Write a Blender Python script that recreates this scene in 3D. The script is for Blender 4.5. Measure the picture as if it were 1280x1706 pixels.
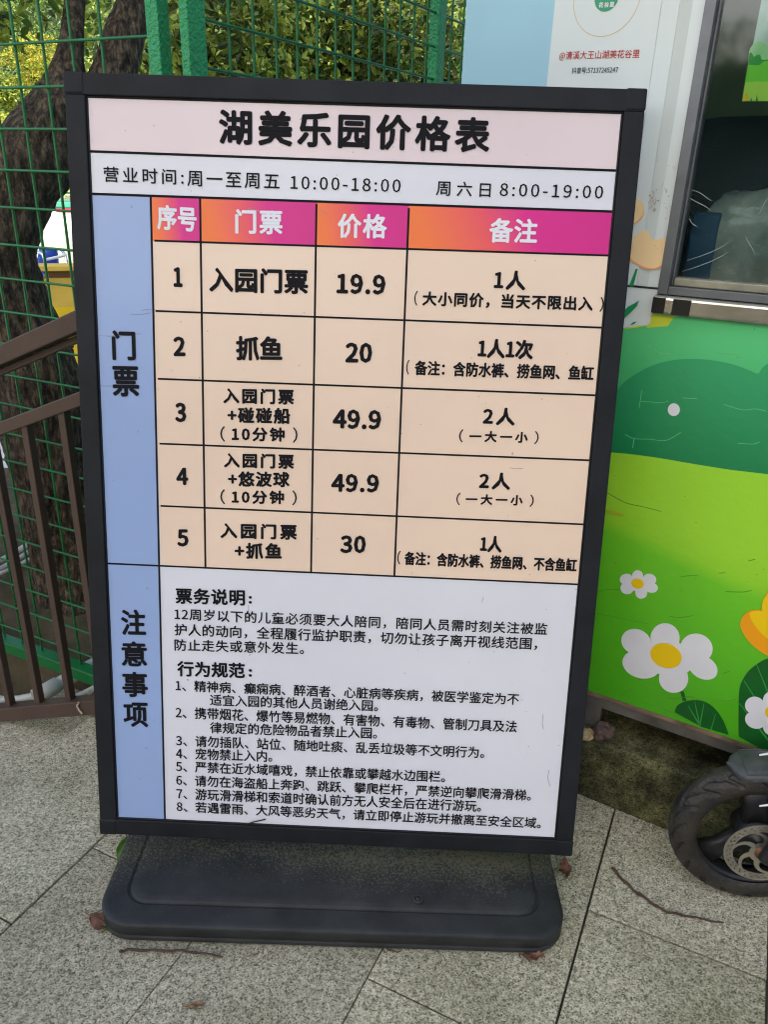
import bpy, bmesh, math, random, os
import numpy as np
from mathutils import Vector, Matrix, noise
random.seed(7)
SC = bpy.context.scene
for _o in list(bpy.data.objects): bpy.data.objects.remove(_o)
rad = math.radians
PI = math.pi
# ------------------------------------------------------------------ camera
FOC, CX, CY, EYE = 1281.0, 640.0, 853.0, 1.2
_p, _r = rad(23.3), rad(1.85)
_f = np.array([0, math.cos(_p), -math.sin(_p)]); _u = np.array([0, math.sin(_p), math.cos(_p)]); _x = np.array([1., 0, 0])
RX = _x*math.cos(_r)+_u*math.sin(_r); UP = _u*math.cos(_r)-_x*math.sin(_r)
RM = np.array([RX, -UP, _f]).T
CAM = np.array([0, 0, EYE])
cd = bpy.data.cameras.new('camera'); cam = bpy.data.objects.new('camera', cd); SC.collection.objects.link(cam)
cam.matrix_world = Matrix(((RX[0], UP[0], -_f[0], 0), (RX[1], UP[1], -_f[1], 0), (RX[2], UP[2], -_f[2], EYE), (0, 0, 0, 1)))
cd.sensor_fit = 'VERTICAL'; cd.sensor_height = 24; cd.lens = 24*FOC/1706.0; cd.clip_start = 0.02; cd.clip_end = 2000
SC.camera = cam
# ------------------------------------------------------------------ light
w = bpy.data.worlds.new('World'); SC.world = w; w.use_nodes = True
SUN_EL, SUN_AZ = rad(42), rad(205)
nt = w.node_tree; bg = nt.nodes['Background']; sky = nt.nodes.new('ShaderNodeTexSky')
sky.sky_type = 'NISHITA'; sky.sun_disc = False; sky.sun_elevation = SUN_EL; sky.sun_rotation = SUN_AZ
sky.dust_density = 3.0; sky.air_density = 1.0; sky.ozone_density = 1.0
nt.links.new(sky.outputs[0], bg.inputs[0]); bg.inputs[1].default_value = 0.14
sl = bpy.data.lights.new('sun', 'SUN'); so = bpy.data.objects.new('sun', sl); SC.collection.objects.link(so)
sl.energy = 3.6; sl.angle = rad(.6); sl.color = (1.0, 0.93, 0.82)
_d = Vector((math.sin(SUN_AZ)*math.cos(SUN_EL), math.cos(SUN_AZ)*math.cos(SUN_EL), math.sin(SUN_EL)))
so.rotation_euler = _d.to_track_quat('Z', 'Y').to_euler(); so.location = _d*30
SC.view_settings.view_transform = 'Standard'; SC.view_settings.look = 'None'
SC.view_settings.exposure = 1.36; SC.view_settings.gamma = 1.0
SC.cycles.max_bounces = 8; SC.cycles.transparent_max_bounces = 16
SC.cycles.use_denoising = True; SC.cycles.filter_width = 1.15

# ------------------------------------------------------------------ pixel -> place helpers
def ray(px, py): return RM @ np.array([(px-CX)/FOC, (py-CY)/FOC, 1.])
def gnd(px, py, z=0.):
    d = ray(px, py); return CAM + d*(z-EYE)/d[2]
def azv(a): a = rad(a); return np.array([math.sin(a), math.cos(a), 0.])
def onv(px, py, P0, az, off=0.):
    t = azv(az); n = np.array([t[1], -t[0], 0.])
    if n @ (CAM-P0) < 0: n = -n
    d = ray(px, py); s = ((P0+n*off-CAM) @ n)/(d @ n); return CAM+s*d
def atd(px, py, dist):
    d = ray(px, py); return CAM + d*dist/math.hypot(d[0], d[1])
def lin(c): c = c/255.; return c/12.92 if c <= .04045 else ((c+.055)/1.055)**2.4
KR = (1.15, 1.10, 1.0)
def paint(r, g, b, k=1.0): return tuple(min(.92, lin(v)*kk*k) for v, kk in zip((r, g, b), KR))+(1.,)

# ------------------------------------------------------------------ materials
def mat(name, col, rough=.6, metal=0., spec=.4, var=0., vscale=8., bump=0., bscale=60., col2=None, detail=6., coat=0.):
    m = bpy.data.materials.new(name); m.use_nodes = True; N = m.node_tree.nodes; L = m.node_tree.links
    b = N['Principled BSDF']; b.inputs['Base Color'].default_value = tuple(col[:3])+(1,)
    b.inputs['Roughness'].default_value = rough; b.inputs['Metallic'].default_value = metal
    b.inputs['Specular IOR Level'].default_value = spec; b.inputs['Coat Weight'].default_value = coat
    tc = N.new('ShaderNodeTexCoord')
    if var or col2:
        n = N.new('ShaderNodeTexNoise'); n.inputs['Scale'].default_value = vscale; n.inputs['Detail'].default_value = detail
        L.new(tc.outputs['Object'], n.inputs['Vector'])
        r = N.new('ShaderNodeValToRGB'); L.new(n.outputs['Fac'], r.inputs[0])
        c2 = col2 if col2 else tuple(v*(1-var) for v in col[:3])
        c1 = col if col2 else tuple(min(1, v*(1+var)) for v in col[:3])
        r.color_ramp.elements[0].position = .32; r.color_ramp.elements[1].position = .68
        r.color_ramp.elements[0].color = tuple(c2[:3])+(1,); r.color_ramp.elements[1].color = tuple(c1[:3])+(1,)
        L.new(r.outputs[0], b.inputs['Base Color'])
        m['ramp'] = r.name
    if bump:
        n2 = N.new('ShaderNodeTexNoise'); n2.inputs['Scale'].default_value = bscale; n2.inputs['Detail'].default_value = 8
        L.new(tc.outputs['Object'], n2.inputs['Vector'])
        bp = N.new('ShaderNodeBump'); bp.inputs['Strength'].default_value = bump; bp.inputs['Distance'].default_value = .01
        L.new(n2.outputs['Fac'], bp.inputs['Height']); L.new(bp.outputs[0], b.inputs['Normal'])
    return m
def ramp(N, L, src, stops):
    r = N.new('ShaderNodeValToRGB'); e = r.color_ramp.elements
    while len(e) < len(stops): e.new(.5)
    for i, (p, c) in enumerate(stops): e[i].position = p; e[i].color = tuple(c[:3])+(1,)
    L.new(src, r.inputs[0]); return r
def math_node(N, L, op, a, b=None, c=None):
    n = N.new('ShaderNodeMath'); n.operation = op
    for i, v in enumerate((a, b, c)):
        if v is None: continue
        if isinstance(v, (int, float)): n.inputs[i].default_value = v
        else: L.new(v, n.inputs[i])
    return n.outputs[0]
def mixc(N, L, fac, a, b, mode='MIX'):
    n = N.new('ShaderNodeMix'); n.data_type = 'RGBA'; n.blend_type = mode
    for s, v in ((n.inputs[0], fac), (n.inputs[6], a), (n.inputs[7], b)):
        if isinstance(v, (tuple, list)): s.default_value = tuple(v[:3])+(1,)
        elif isinstance(v, (int, float)): s.default_value = v
        else: L.new(v, s)
    return n.outputs[2]
def noise_node(N, L, vec, scale, detail=4., rough=.55):
    n = N.new('ShaderNodeTexNoise'); n.inputs['Scale'].default_value = scale; n.inputs['Detail'].default_value = detail
    n.inputs['Roughness'].default_value = rough; L.new(vec, n.inputs['Vector']); return n.outputs['Fac']

def granite(name, moss=False, tint=1.):
    m = bpy.data.materials.new(name); m.use_nodes = True; N = m.node_tree.nodes; L = m.node_tree.links
    b = N['Principled BSDF']; tc = N.new('ShaderNodeTexCoord'); V = tc.outputs['Object']
    vo = N.new('ShaderNodeTexVoronoi'); vo.inputs['Scale'].default_value = 460; vo.inputs['Randomness'].default_value = 1.; L.new(V, vo.inputs['Vector'])
    bw = N.new('ShaderNodeSeparateColor'); L.new(vo.outputs['Color'], bw.inputs[0]); fine = noise_node(N, L, V, 150, 3, .6)
    g = math_node(N, L, 'ADD', math_node(N, L, 'MULTIPLY', bw.outputs[0], .62), math_node(N, L, 'MULTIPLY', fine, .5))
    c = ramp(N, L, g, [(.24, (.125, .12, .09)), (.36, (.265, .252, .188)), (.46, (.42, .39, .285)), (.66, (.55, .505, .375)), (.82, (.70, .65, .50))])
    g2 = noise_node(N, L, V, 90, 2)
    c2 = ramp(N, L, g2, [(.36, (.72, .73, .68)), (.56, (1, 1, 1))])
    col = mixc(N, L, 1.0, c.outputs[0], c2.outputs[0], 'MULTIPLY')
    big = noise_node(N, L, V, 4.5, 6, .6)
    bc = ramp(N, L, big, [(.33, (.66, .66, .58)), (.5, (.89, .88, .84)), (.7, (1.04, 1.03, 1.02))])
    col = mixc(N, L, 1.0, col, bc.outputs[0], 'MULTIPLY')
    st = noise_node(N, L, V, 13, 5, .7)
    stm = ramp(N, L, st, [(.66, (0, 0, 0)), (.78, (1, 1, 1))])
    col = mixc(N, L, math_node(N, L, 'MULTIPLY', stm.outputs[0], .45), col, (.22, .15, .07))
    if moss:
        mm = noise_node(N, L, V, 9, 6, .65)
        mr = ramp(N, L, mm, [(.36, (.20, .21, .15)), (.64, (.78, .83, .52))])
        col = mixc(N, L, 1.0, col, mr.outputs[0], 'MULTIPLY')
        ds = noise_node(N, L, V, 30, 5, .7)
        dr = ramp(N, L, ds, [(.36, (.45, .46, .36)), (.54, (1, 1, 1))])
        col = mixc(N, L, 1.0, col, dr.outputs[0], 'MULTIPLY')
    if tint != 1.: col = mixc(N, L, 1.0, col, (tint, tint, tint), 'MULTIPLY')
    L.new(col, b.inputs['Base Color']); b.inputs['Roughness'].default_value = .82; b.inputs['Specular IOR Level'].default_value = .25
    bp = N.new('ShaderNodeBump'); bp.inputs['Strength'].default_value = .35; bp.inputs['Distance'].default_value = .002
    L.new(g, bp.inputs['Height']); L.new(bp.outputs[0], b.inputs['Normal'])
    return m

def leafmat(name, col, trans=.45):
    m = bpy.data.materials.new(name); m.use_nodes = True; N = m.node_tree.nodes; L = m.node_tree.links
    b = N['Principled BSDF']; o = N['Material Output']
    tc = N.new('ShaderNodeTexCoord'); n = noise_node(N, L, tc.outputs['Object'], 3.0, 3)
    c = ramp(N, L, n, [(.3, tuple(v*.72 for v in col)), (.7, tuple(min(1, v*1.25) for v in col))])
    L.new(c.outputs[0], b.inputs['Base Color']); b.inputs['Roughness'].default_value = .45
    t = N.new('ShaderNodeBsdfTranslucent'); L.new(c.outputs[0], t.inputs[0])
    mx = N.new('ShaderNodeMixShader'); mx.inputs[0].default_value = trans
    L.new(b.outputs[0], mx.inputs[1]); L.new(t.outputs[0], mx.inputs[2]); L.new(mx.outputs[0], o.inputs[0])
    return m

# ------------------------------------------------------------------ mesh builder
ORG = {}
class MB:
    def __init__(s): s.v = []; s.f = []; s.m = []; s.uv = {}; s.sm = []
    def face(s, pts, mi=0, uv=None, smooth=False):
        i = len(s.v); s.v += [tuple(p) for p in pts]; s.f.append(tuple(range(i, i+len(pts)))); s.m.append(mi); s.sm.append(smooth)
        if uv: s.uv[len(s.f)-1] = uv
    def add(s, verts, faces, mi=0, smooth=False):
        i = len(s.v); s.v += [tuple(p) for p in verts]
        for f in faces: s.f.append(tuple(j+i for j in f)); s.m.append(mi); s.sm.append(smooth)
    def obox(s, c, ax, ay, az, mi=0):
        c, ax, ay, az = map(np.array, (c, ax, ay, az)); P = []
        for k in (-1, 1):
            for j in (-1, 1):
                for i in (-1, 1): P.append(c+ax*i+ay*j+az*k)
        F = [(0, 2, 3, 1), (4, 5, 7, 6), (0, 1, 5, 4), (2, 6, 7, 3), (0, 4, 6, 2), (1, 3, 7, 5)]
        if np.linalg.det(np.array([ax, ay, az])) < 0: F = [f[::-1] for f in F]
        s.add(P, F, mi)
    def box(s, x0, x1, y0, y1, z0, z1, mi=0): s.obox(((x0+x1)/2, (y0+y1)/2, (z0+z1)/2), ((x1-x0)/2, 0, 0), (0, (y1-y0)/2, 0), (0, 0, (z1-z0)/2), mi)
    def bar(s, a, b, side, wd, ht, mi=0):
        a, b, side = map(lambda q: np.array(q, float), (a, b, side)); d = b-a; l = np.linalg.norm(d); d /= l
        side = side-d*(side@d); side /= np.linalg.norm(side); up = np.cross(d, side)
        s.obox((a+b)/2, d*l/2, side*wd/2, up*ht/2, mi)
    def tube(s, pts, r, n=8, mi=0, cap=True):
        pts = [np.array(p, float) for p in pts]; k = len(pts); rs = r if hasattr(r, '__len__') else [r]*k
        t0 = pts[1]-pts[0]; t0 /= np.linalg.norm(t0); a = np.array([0, 0, 1.]) if abs(t0[2]) < .9 else np.array([1., 0, 0])
        u = np.cross(t0, a); u /= np.linalg.norm(u); V = []
        for i in range(k):
            t = pts[min(i+1, k-1)]-pts[max(i-1, 0)]; t /= np.linalg.norm(t)
            u = u-t*(u@t); u /= np.linalg.norm(u); w_ = np.cross(t, u)
            for j in range(n):
                th = 2*PI*j/n; V.append(pts[i]+rs[i]*(math.cos(th)*u+math.sin(th)*w_))
        F = [(i*n+j, i*n+(j+1) % n, (i+1)*n+(j+1) % n, (i+1)*n+j) for i in range(k-1) for j in range(n)]
        s.add(V, F, mi, True)
        if cap:
            s.face(V[:n][::-1], mi); s.face(V[-n:], mi)
    def rings(s, R, mi=0, close=True, smooth=True, cap0=False, cap1=False):
        n = len(R[0]); V = [p for r in R for p in r]
        F = [(i*n+j, i*n+(j+1) % n, (i+1)*n+(j+1) % n, (i+1)*n+j) for i in range(len(R)-1) for j in range(n if close else n-1)]
        s.add(V, F, mi, smooth)
        if cap0: s.face(list(R[0])[::-1], mi)
        if cap1: s.face(list(R[-1]), mi)
    def prism(s, poly, d, mi=0):
        d = np.array(d); P = [np.array(p) for p in poly]; n = len(P)
        s.face([p+d for p in P], mi); s.face(P[::-1], mi)
        for i in range(n): j = (i+1) % n; s.face([P[i], P[j], P[j]+d, P[i]+d], mi)
    def build(s, name, mats, parent=None, bevel=0., seg=2, weld=False, shade=None):
        me = bpy.data.meshes.new(name); o = np.array(ORG.get(parent.name, (0, 0, 0))) if parent else np.zeros(3)
        me.from_pydata([tuple(np.array(v)-o) for v in s.v], [], s.f)
        for m in (mats if isinstance(mats, (list, tuple)) else [mats]): me.materials.append(m)
        me.polygons.foreach_set('material_index', s.m)
        me.polygons.foreach_set('use_smooth', s.sm if shade is None else [shade]*len(s.f))
        if s.uv:
            ul = me.uv_layers.new(name='UVMap')
            for fi, uv in s.uv.items():
                for li, q in zip(me.polygons[fi].loop_indices, uv): ul.data[li].uv = q
        if weld:
            bm = bmesh.new(); bm.from_mesh(me); bmesh.ops.remove_doubles(bm, verts=bm.verts, dist=1e-5)
            bmesh.ops.recalc_face_normals(bm, faces=bm.faces); bm.to_mesh(me); bm.free()
        me.update(); ob = bpy.data.objects.new(name, me); SC.collection.objects.link(ob)
        if parent: ob.parent = parent
        ORG[ob.name] = tuple(o)
        if bevel:
            b = ob.modifiers.new('bevel', 'BEVEL'); b.width = bevel; b.segments = seg; b.limit_method = 'ANGLE'; b.angle_limit = rad(35)
        return ob
def thing(name, loc, label, cat, group=None):
    o = bpy.data.objects.new(name, None); SC.collection.objects.link(o); o.location = tuple(loc); o.empty_display_size = .1
    ORG[o.name] = tuple(loc); return tag(o, label, cat, group)
def tag(o, label, cat, group=None):
    o['label'] = label; o['category'] = cat
    if group: o['group'] = group
    return o
def struct(o, kind='structure'): o['kind'] = kind; return o

# ------------------------------------------------------------------ lettering
FNT = None
try:
    FNT = bpy.data.fonts.load(os.path.join(bpy.utils.resource_path('LOCAL'), 'datafiles', 'fonts', 'Noto Sans CJK Regular.woff2'))
except Exception: FNT = None
LATIN = {**{c: .555 for c in '0123456789+'}, ':': .278, '.': .278, '-': .347, '@': .946, ' ': .224}
FSC = 1/.35015                                  # the figures' face comes in smaller by this much
def _glyphs(chars, res=2):
    """turn characters into vertices and faces, all in one evaluation; figures come from the same family as the Chinese"""
    obs = {}
    for s in chars:
        if s == ' ': continue
        c = bpy.data.curves.new('t', 'FONT'); c.body = s; c.size = 1; c.resolution_u = res
        if FNT and s in LATIN: c.font = FNT
        o = bpy.data.objects.new('t', c); SC.collection.objects.link(o); obs[s] = o
    dg = bpy.context.evaluated_depsgraph_get(); out = {}
    for s, o in obs.items():
        me = bpy.data.meshes.new_from_object(o.evaluated_get(dg)); k = FSC if FNT and s in LATIN else 1.
        out[s] = (np.array([v.co[:] for v in me.vertices])*k, [tuple(p.vertices) for p in me.polygons]); bpy.data.meshes.remove(me)
    for o in obs.values():
        c = o.data; bpy.data.objects.remove(o); bpy.data.curves.remove(c)
    return out
GLYPHS = {}
def glyphs(s, track=0.):
    need = [ch for ch in dict.fromkeys(s) if ch not in GLYPHS]
    if need: GLYPHS.update(_glyphs(need))
    V, F, x, n = [], [], 0., 0
    for ch in s:
        if ch != ' ':
            v, f = GLYPHS[ch]; V.append(v+np.array([x, 0, 0])); F += [tuple(i+n for i in q) for q in f]; n += len(v)
        x += LATIN.get(ch, 1.)+track
    return np.concatenate(V), F
def lettering(mb, s, box, inv, fwd, wofs, bold=0., mi=0):
    """box = (xl, yl, xr, yr, h) centre-left and centre-right in the photograph; inv px->(u,v), fwd (u,v,w)->point"""
    xl, yl, xr, yr, h = box
    ul, vl = inv(xl, yl); ur, vr = inv(xr, yr)
    ht = abs(inv((xl+xr)/2, (yl+yr)/2+h/2)[1]-inv((xl+xr)/2, (yl+yr)/2-h/2)[1])
    V, F = glyphs(s); x0, x1 = V[:, 0].min(), V[:, 0].max(); y0, y1 = V[:, 1].min(), V[:, 1].max()
    rb = bold*ht; wd = (ur-ul-2*rb)*(y1-y0)/(ht-2*rb)-(x1-x0)      # spare width goes between the letters
    if wd > 0 and len(s) > 1 and s not in ('序号',):
        V, F = glyphs(s, .6*wd/(len(s)-1)); x0, x1 = V[:, 0].min(), V[:, 0].max()
    fx = (V[:, 0]-x0)/(x1-x0); fy = (V[:, 1]-y0)/(y1-y0)
    U = ul+rb+fx*(ur-ul-2*rb); Vv = vl+(vr-vl)*fx+(.5-fy)*(ht-2*rb)
    offs = [(0, 0)] if bold == 0 else [(math.cos(a), math.sin(a)) for a in np.arange(8)*PI/4]
    if 0 < bold < .02: offs = offs[::2]
    for i, (a, b) in enumerate(offs):
        mb.add([fwd(u+a*rb, v+b*rb, wofs+i*1.5e-5) for u, v in zip(U, Vv)], F, mi)

# ================================================================== GROUND AND STEPS
TA = 25.0
e_u = np.array([math.cos(rad(TA)), -math.sin(rad(TA)), 0.]); e_v = np.array([math.sin(rad(TA)), math.cos(rad(TA)), 0.]); e_z = np.array([0, 0, 1.])
def UV(u, v, z=0.): return e_u*u+e_v*v+e_z*z
M_gran = granite('granite paving'); M_gran2 = granite('granite paving, darker slab', tint=.87); M_gran3 = granite('granite paving, paler slab', tint=1.05); M_moss = granite('mossy granite', True, .45)
M_joint = mat('joint dirt', (.045, .04, .028), .95, var=.4, vscale=30)
M_soil = mat('soil', (.115, .088, .048), .95, var=.45, vscale=9, bump=.9, bscale=28, col2=(.05, .045, .022))
def tiles():
    mb = MB(); rng = random.Random(3); W_ = .2975; L_ = .598; g = .0021
    offs = {-4: .582, -3: .77, -2: .582+.3, -1: .774, 0: 1.072}
    for c in range(-4, 11):
        u0 = -.0665+(c)*W_ ; u1 = u0+W_
        of = offs.get(c, offs[-1] if c % 2 else offs[0])
        k0 = -7
        for k in range(k0, 6):
            v0 = of+k*L_; v1 = v0+L_
            vmax = 1.165 if u0 < -.95 else 3.0
            if v0 > vmax-.02: continue
            v1 = min(v1, vmax)
            z = rng.uniform(-.0012, .0012); b = .0012; d = .03
            a, q = u0+g*rng.uniform(.3, 1.3), u1-g*rng.uniform(.3, 1.3); r, t = v0+g*rng.uniform(.5, .9), v1-g*rng.uniform(.5, .9)
            lo = [UV(a, r, z-d), UV(q, r, z-d), UV(q, t, z-d), UV(a, t, z-d)]
            mid = [UV(a, r, z-b), UV(q, r, z-b), UV(q, t, z-b), UV(a, t, z-b)]
            hi = [UV(a+b, r+b, z), UV(q-b, r+b, z), UV(q-b, t-b, z), UV(a+b, t-b, z)]
            mb.rings([lo, mid, hi], smooth=False, cap1=True, mi=rng.choice((0, 0, 1, 2)))
    return mb
struct(tiles().build('paving', [M_gran, M_gran2, M_gran3]))
# bed under the paving, and the land around it
mb = MB(); mb.prism([UV(-1.25, -4.2, -.5), UV(3.2, -4.2, -.5), UV(3.2, 3.05, -.5), UV(-.95, 3.05, -.5), UV(-.95, 1.17, -.5), UV(-1.25, 1.17, -.5)], (0, 0, .4945)); struct(mb.build('paving_bed', M_joint))
M_land = mat('land', (.055, .065, .045), .95, var=.35, vscale=.6, bump=.5, bscale=6)
mb = MB(); mb.face([UV(-1.2, -300, -.03), UV(400, -300, -.03), UV(400, 60, -.03), UV(-1.2, 60, -.03)]); struct(mb.build('ground', M_land))
# steps going down along the railing
mb = MB()
NU = -1.2565
for i in range(5):
    z = -.12*(i+1); u1 = NU-.30*i+.002; u0 = NU-.30*(i+1)
    if i < 4:
        mb.obox(UV((u0+u1)/2, -.19, z-.02), e_u*(u1-u0)/2, e_v*1.44, e_z*.02)
    mb.obox(UV(u1-.012, -.19, z+.04), e_u*.009, e_v*1.44, e_z*.056)
struct(mb.build('steps', M_gran, bevel=.002))
mb = MB(); mb.obox(UV(-5.2, -4, -.62), e_u*3.05, e_v*5.1, e_z*.02); struct(mb.build('lower_landing', M_gran))

# soil bank behind the railing
M_path = mat('pale concrete', (.55, .55, .52), .8, var=.12, vscale=2, bump=.2, bscale=30)
def soil_z(u, v):
    s = min(1, max(0, (v-1.1)/.5)); z = -.10+.10*s*s*(3-2*s)
    if v > 1.95: z -= min(.34, (v-1.95)*.55)
    if u < -1.2 and v < 1.25: z -= min(.5, (-1.2-u)*.40)*max(0, (1.25-v)/.15)
    if u < -1.12: z -= .4*min(1, max(0, (1.235-v)/.05))*min(1, (-1.12-u)/.1)
    z += .028*noise.noise((u*5, v*5, 1.3))+.014*noise.noise((u*14, v*14, 4.))+.008*noise.noise((u*34, v*34, 7.))
    return z
mb = MB(); nu, nv = 110, 80; R = []
for j in range(nv):
    v = 1.085+(3.1-1.085)*j/(nv-1)
    R.append([UV(-3.6+(2.72)*i/(nu-1), v, soil_z(-3.6+2.72*i/(nu-1), v)) for i in range(nu)])
mb.rings(R, close=False); struct(mb.build('soil_bank', M_soil, weld=True))
mb = MB(); mb.face([UV(-9, 2.6, -.39), UV(-.9, 2.6, -.39), UV(-.9, 11, -.39), UV(-9, 11, -.39)]); mb.obox(UV(-5, 11, -.9), e_u*4.1, e_v*.12, e_z*.52)
struct(mb.build('lakeside_path', M_path))
# lake
M_water = bpy.data.materials.new('lake water'); M_water.use_nodes = True
N = M_water.node_tree.nodes; L = M_water.node_tree.links; b = N['Principled BSDF']
b.inputs['Base Color'].default_value = (.52, .54, .42, 1); b.inputs['Roughness'].default_value = .12; b.inputs['Specular IOR Level'].default_value = .8
tc = N.new('ShaderNodeTexCoord'); n1 = noise_node(N, L, tc.outputs['Object'], 1.3, 5, .6); bp = N.new('ShaderNodeBump'); bp.inputs['Strength'].default_value = .6; bp.inputs['Distance'].default_value = .12
L.new(n1, bp.inputs['Height']); L.new(bp.outputs[0], b.inputs['Normal'])
mb = MB(); mb.face([(-160, 1.5, -1.), (60, 3.2, -1.), (60, 70, -1.), (-160, 70, -1.)]); struct(mb.build('lake', M_water))

# ================================================================== PRICE SIGN
W, HS = .86, 1.26895
s_c = np.array([-.06773291, 1.16580313, .71136479]); s_yaw, s_lean = -.01883628, .1934882
s_x = np.array([math.cos(s_yaw), math.sin(s_yaw), 0]); s_n = np.array([-math.sin(s_yaw), math.cos(s_yaw), 0])
s_y = np.array([0, 0, 1])*math.cos(s_lean)+s_n*math.sin(s_lean); s_w = -np.cross(s_y, s_x)*-1
s_w = np.cross(s_x, s_y)                    # points towards the viewer
if s_w @ (CAM-s_c) < 0: s_w = -s_w
def SP(u, v, w_=0.): return s_c+s_x*(u-W/2)+s_y*(HS/2-v)+s_w*w_
PD = -.005
def suv(px, py, off=PD):
    d = ray(px, py); t = ((s_c+s_w*off-CAM)@s_w)/(d@s_w); q = CAM+d*t-s_c; return q@s_x+W/2, HS/2-q@s_y
def SF(u, v, w_): return SP(u, v, PD+w_)
M_frame = mat('anthracite frame', (.0115, .0128, .0155), .55, spec=.22, var=.25, vscale=14, bump=.06, bscale=220)
M_dark = mat('dark back board', (.03, .03, .032), .6)
sg = thing('price_sign', (s_c[0], 1.11, 0), 'black framed standing price board with a coloured ticket table, on a black rubber base', 'sign')
FW = .0302
mb = MB()
for (u0, u1, v0, v1) in ((0, W, 0, FW), (0, W, HS-FW, HS), (0, FW, FW, HS-FW), (W-FW, W, FW, HS-FW)):
    mb.obox(SP((u0+u1)/2, (v0+v1)/2, -.014), s_x*(u1-u0)/2, s_y*(v1-v0)/2, s_w*.014)
# inner rebate lip
for (u0, u1, v0, v1) in ((FW, W-FW, FW, FW+.003), (FW, W-FW, HS-FW-.003, HS-FW), (FW, FW+.003, FW+.003, HS-FW-.003), (W-FW-.003, W-FW, FW+.003, HS-FW-.003)):
    mb.obox(SP((u0+u1)/2, (v0+v1)/2, -.0085), s_x*(u1-u0)/2, s_y*(v1-v0)/2, s_w*.006)
fr = mb.build('frame', M_frame, sg, bevel=.0022)
for (cu, cv) in ((0, 0), (1, 0), (0, 1), (1, 1)):
    mb = MB(); u0 = -.0012 if cu == 0 else W-FW+.001; v0 = -.0012 if cv == 0 else HS-FW+.001
    mb.obox(SP(u0+.0151, v0+.0151, -.0136), s_x*.0152, s_y*.0152, s_w*.0148); mb.build('corner_cap', M_frame, fr, bevel=.003, seg=3)
mb = MB(); mb.obox(SP(W/2, HS/2, -.017), s_x*(W/2-.006), s_y*(HS/2-.006), s_w*.0095); mb.build('back_board', M_dark, sg)
# --- printed sheet
def printmat(name, col, dirt=1.):
    m = bpy.data.materials.new(name); m.use_nodes = True; N = m.node_tree.nodes; L = m.node_tree.links; b = N['Principled BSDF']
    tc = N.new('ShaderNodeTexCoord'); V = tc.outputs['Object']
    sp = noise_node(N, L, V, 130, 3, .6); gate = noise_node(N, L, V, 9, 3)
    sm = math_node(N, L, 'MULTIPLY', math_node(N, L, 'GREATER_THAN', sp, .735), math_node(N, L, 'GREATER_THAN', gate, .47))
    sf = noise_node(N, L, V, 3.2, 5, .6); sr = ramp(N, L, sf, [(.3, (.955, .955, .955)), (.7, (1.02, 1.02, 1.02))])
    base = mixc(N, L, 1.0, col, sr.outputs[0], 'MULTIPLY')
    c = mixc(N, L, math_node(N, L, 'MULTIPLY', sm, .75*dirt), base, (.10, .085, .065))
    L.new(c, b.inputs['Base Color']); b.inputs['Roughness'].default_value = .30; b.inputs['Specular IOR Level'].default_value = .42
    wv = noise_node(N, L, V, 5, 3); bp = N.new('ShaderNodeBump'); bp.inputs['Strength'].default_value = .10; bp.inputs['Distance'].default_value = .02
    L.new(wv, bp.inputs['Height']); L.new(bp.outputs[0], b.inputs['Normal'])
    return m
M_white = printmat('white print', paint(206, 210, 224, 1.0)); M_pink = printmat('pale pink print', paint(211, 198, 207)); M_blue = printmat('blue print', paint(139, 163, 210)); M_beige = printmat('beige print', paint(221, 200, 184))
M_head = bpy.data.materials.new('orange to magenta print'); M_head.use_nodes = True
N = M_head.node_tree.nodes; L = M_head.node_tree.links; uvn = N.new('ShaderNodeUVMap'); sx = N.new('ShaderNodeSeparateXYZ'); L.new(uvn.outputs[0], sx.inputs[0])
t_ = math_node(N, L, 'ADD', sx.outputs[0], math_node(N, L, 'MULTIPLY', sx.outputs[1], .10))
hr = ramp(N, L, t_, [(.12, paint(228, 112, 48)), (.42, paint(220, 78, 86)), (.66, paint(204, 2, 132)), (1., paint(196, 0, 128))]); L.new(hr.outputs[0], N['Principled BSDF'].inputs['Base Color']); N['Principled BSDF'].inputs['Roughness'].default_value = .42
M_ink = mat('black ink', (.008, .008, .010), .6, spec=.12); M_wink = mat('white ink', (.78, .77, .82), .5)
mb = MB()
def patch(pts, mi, w_, uv=None): mb.face([SF(*suv(*p), w_) for p in pts][::-1], mi, uv[::-1] if uv else None)
IN = FW+.001
mb.face([SF(IN, HS-IN, 0), SF(W-IN, HS-IN, 0), SF(W-IN, IN, 0), SF(IN, IN, 0)], 0)
def edgeR(a, b, u):                       # carry the line a->b on to u in sheet coordinates
    (ua, va), (ub, vb) = suv(*a), suv(*b); return va+(vb-va)*(u-ua)/(ub-ua)
def strip(a, b, a2, b2, mi, w_, u0=None, u1=None, uv=None):
    U0 = suv(*a)[0] if u0 is None else u0; U1 = suv(*b)[0] if u1 is None else u1
    t0, t1 = (IN, IN) if a is None else (edgeR(a, b, U0), edgeR(a, b, U1))
    b0, b1 = edgeR(a2, b2, U0), edgeR(a2, b2, U1)
    mb.face([SF(U0, b0, w_), SF(U1, b1, w_), SF(U1, t1, w_), SF(U0, t0, w_)], mi, uv)
HL = [((144.7, 252), (1035, 284.5)), ((148.5, 322.8), (1029, 352.8)), ((257, 401), (1020.8, 426)), ((259, 518), (1008, 546)), ((263, 631), (998.4, 658.7)),
      ((265.6, 739), (989.5, 767)), ((267.4, 842.6), (978.5, 873.7)), ((268.6, 942.5), (968, 973.6))]
VL = [((251, 328), (268.6, 942.5)), ((333.3, 331), (342.3, 946.6)), ((527.4, 339.6), (518.4, 952.8)), ((681.6, 346.7), (657.3, 958.3))]
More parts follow.
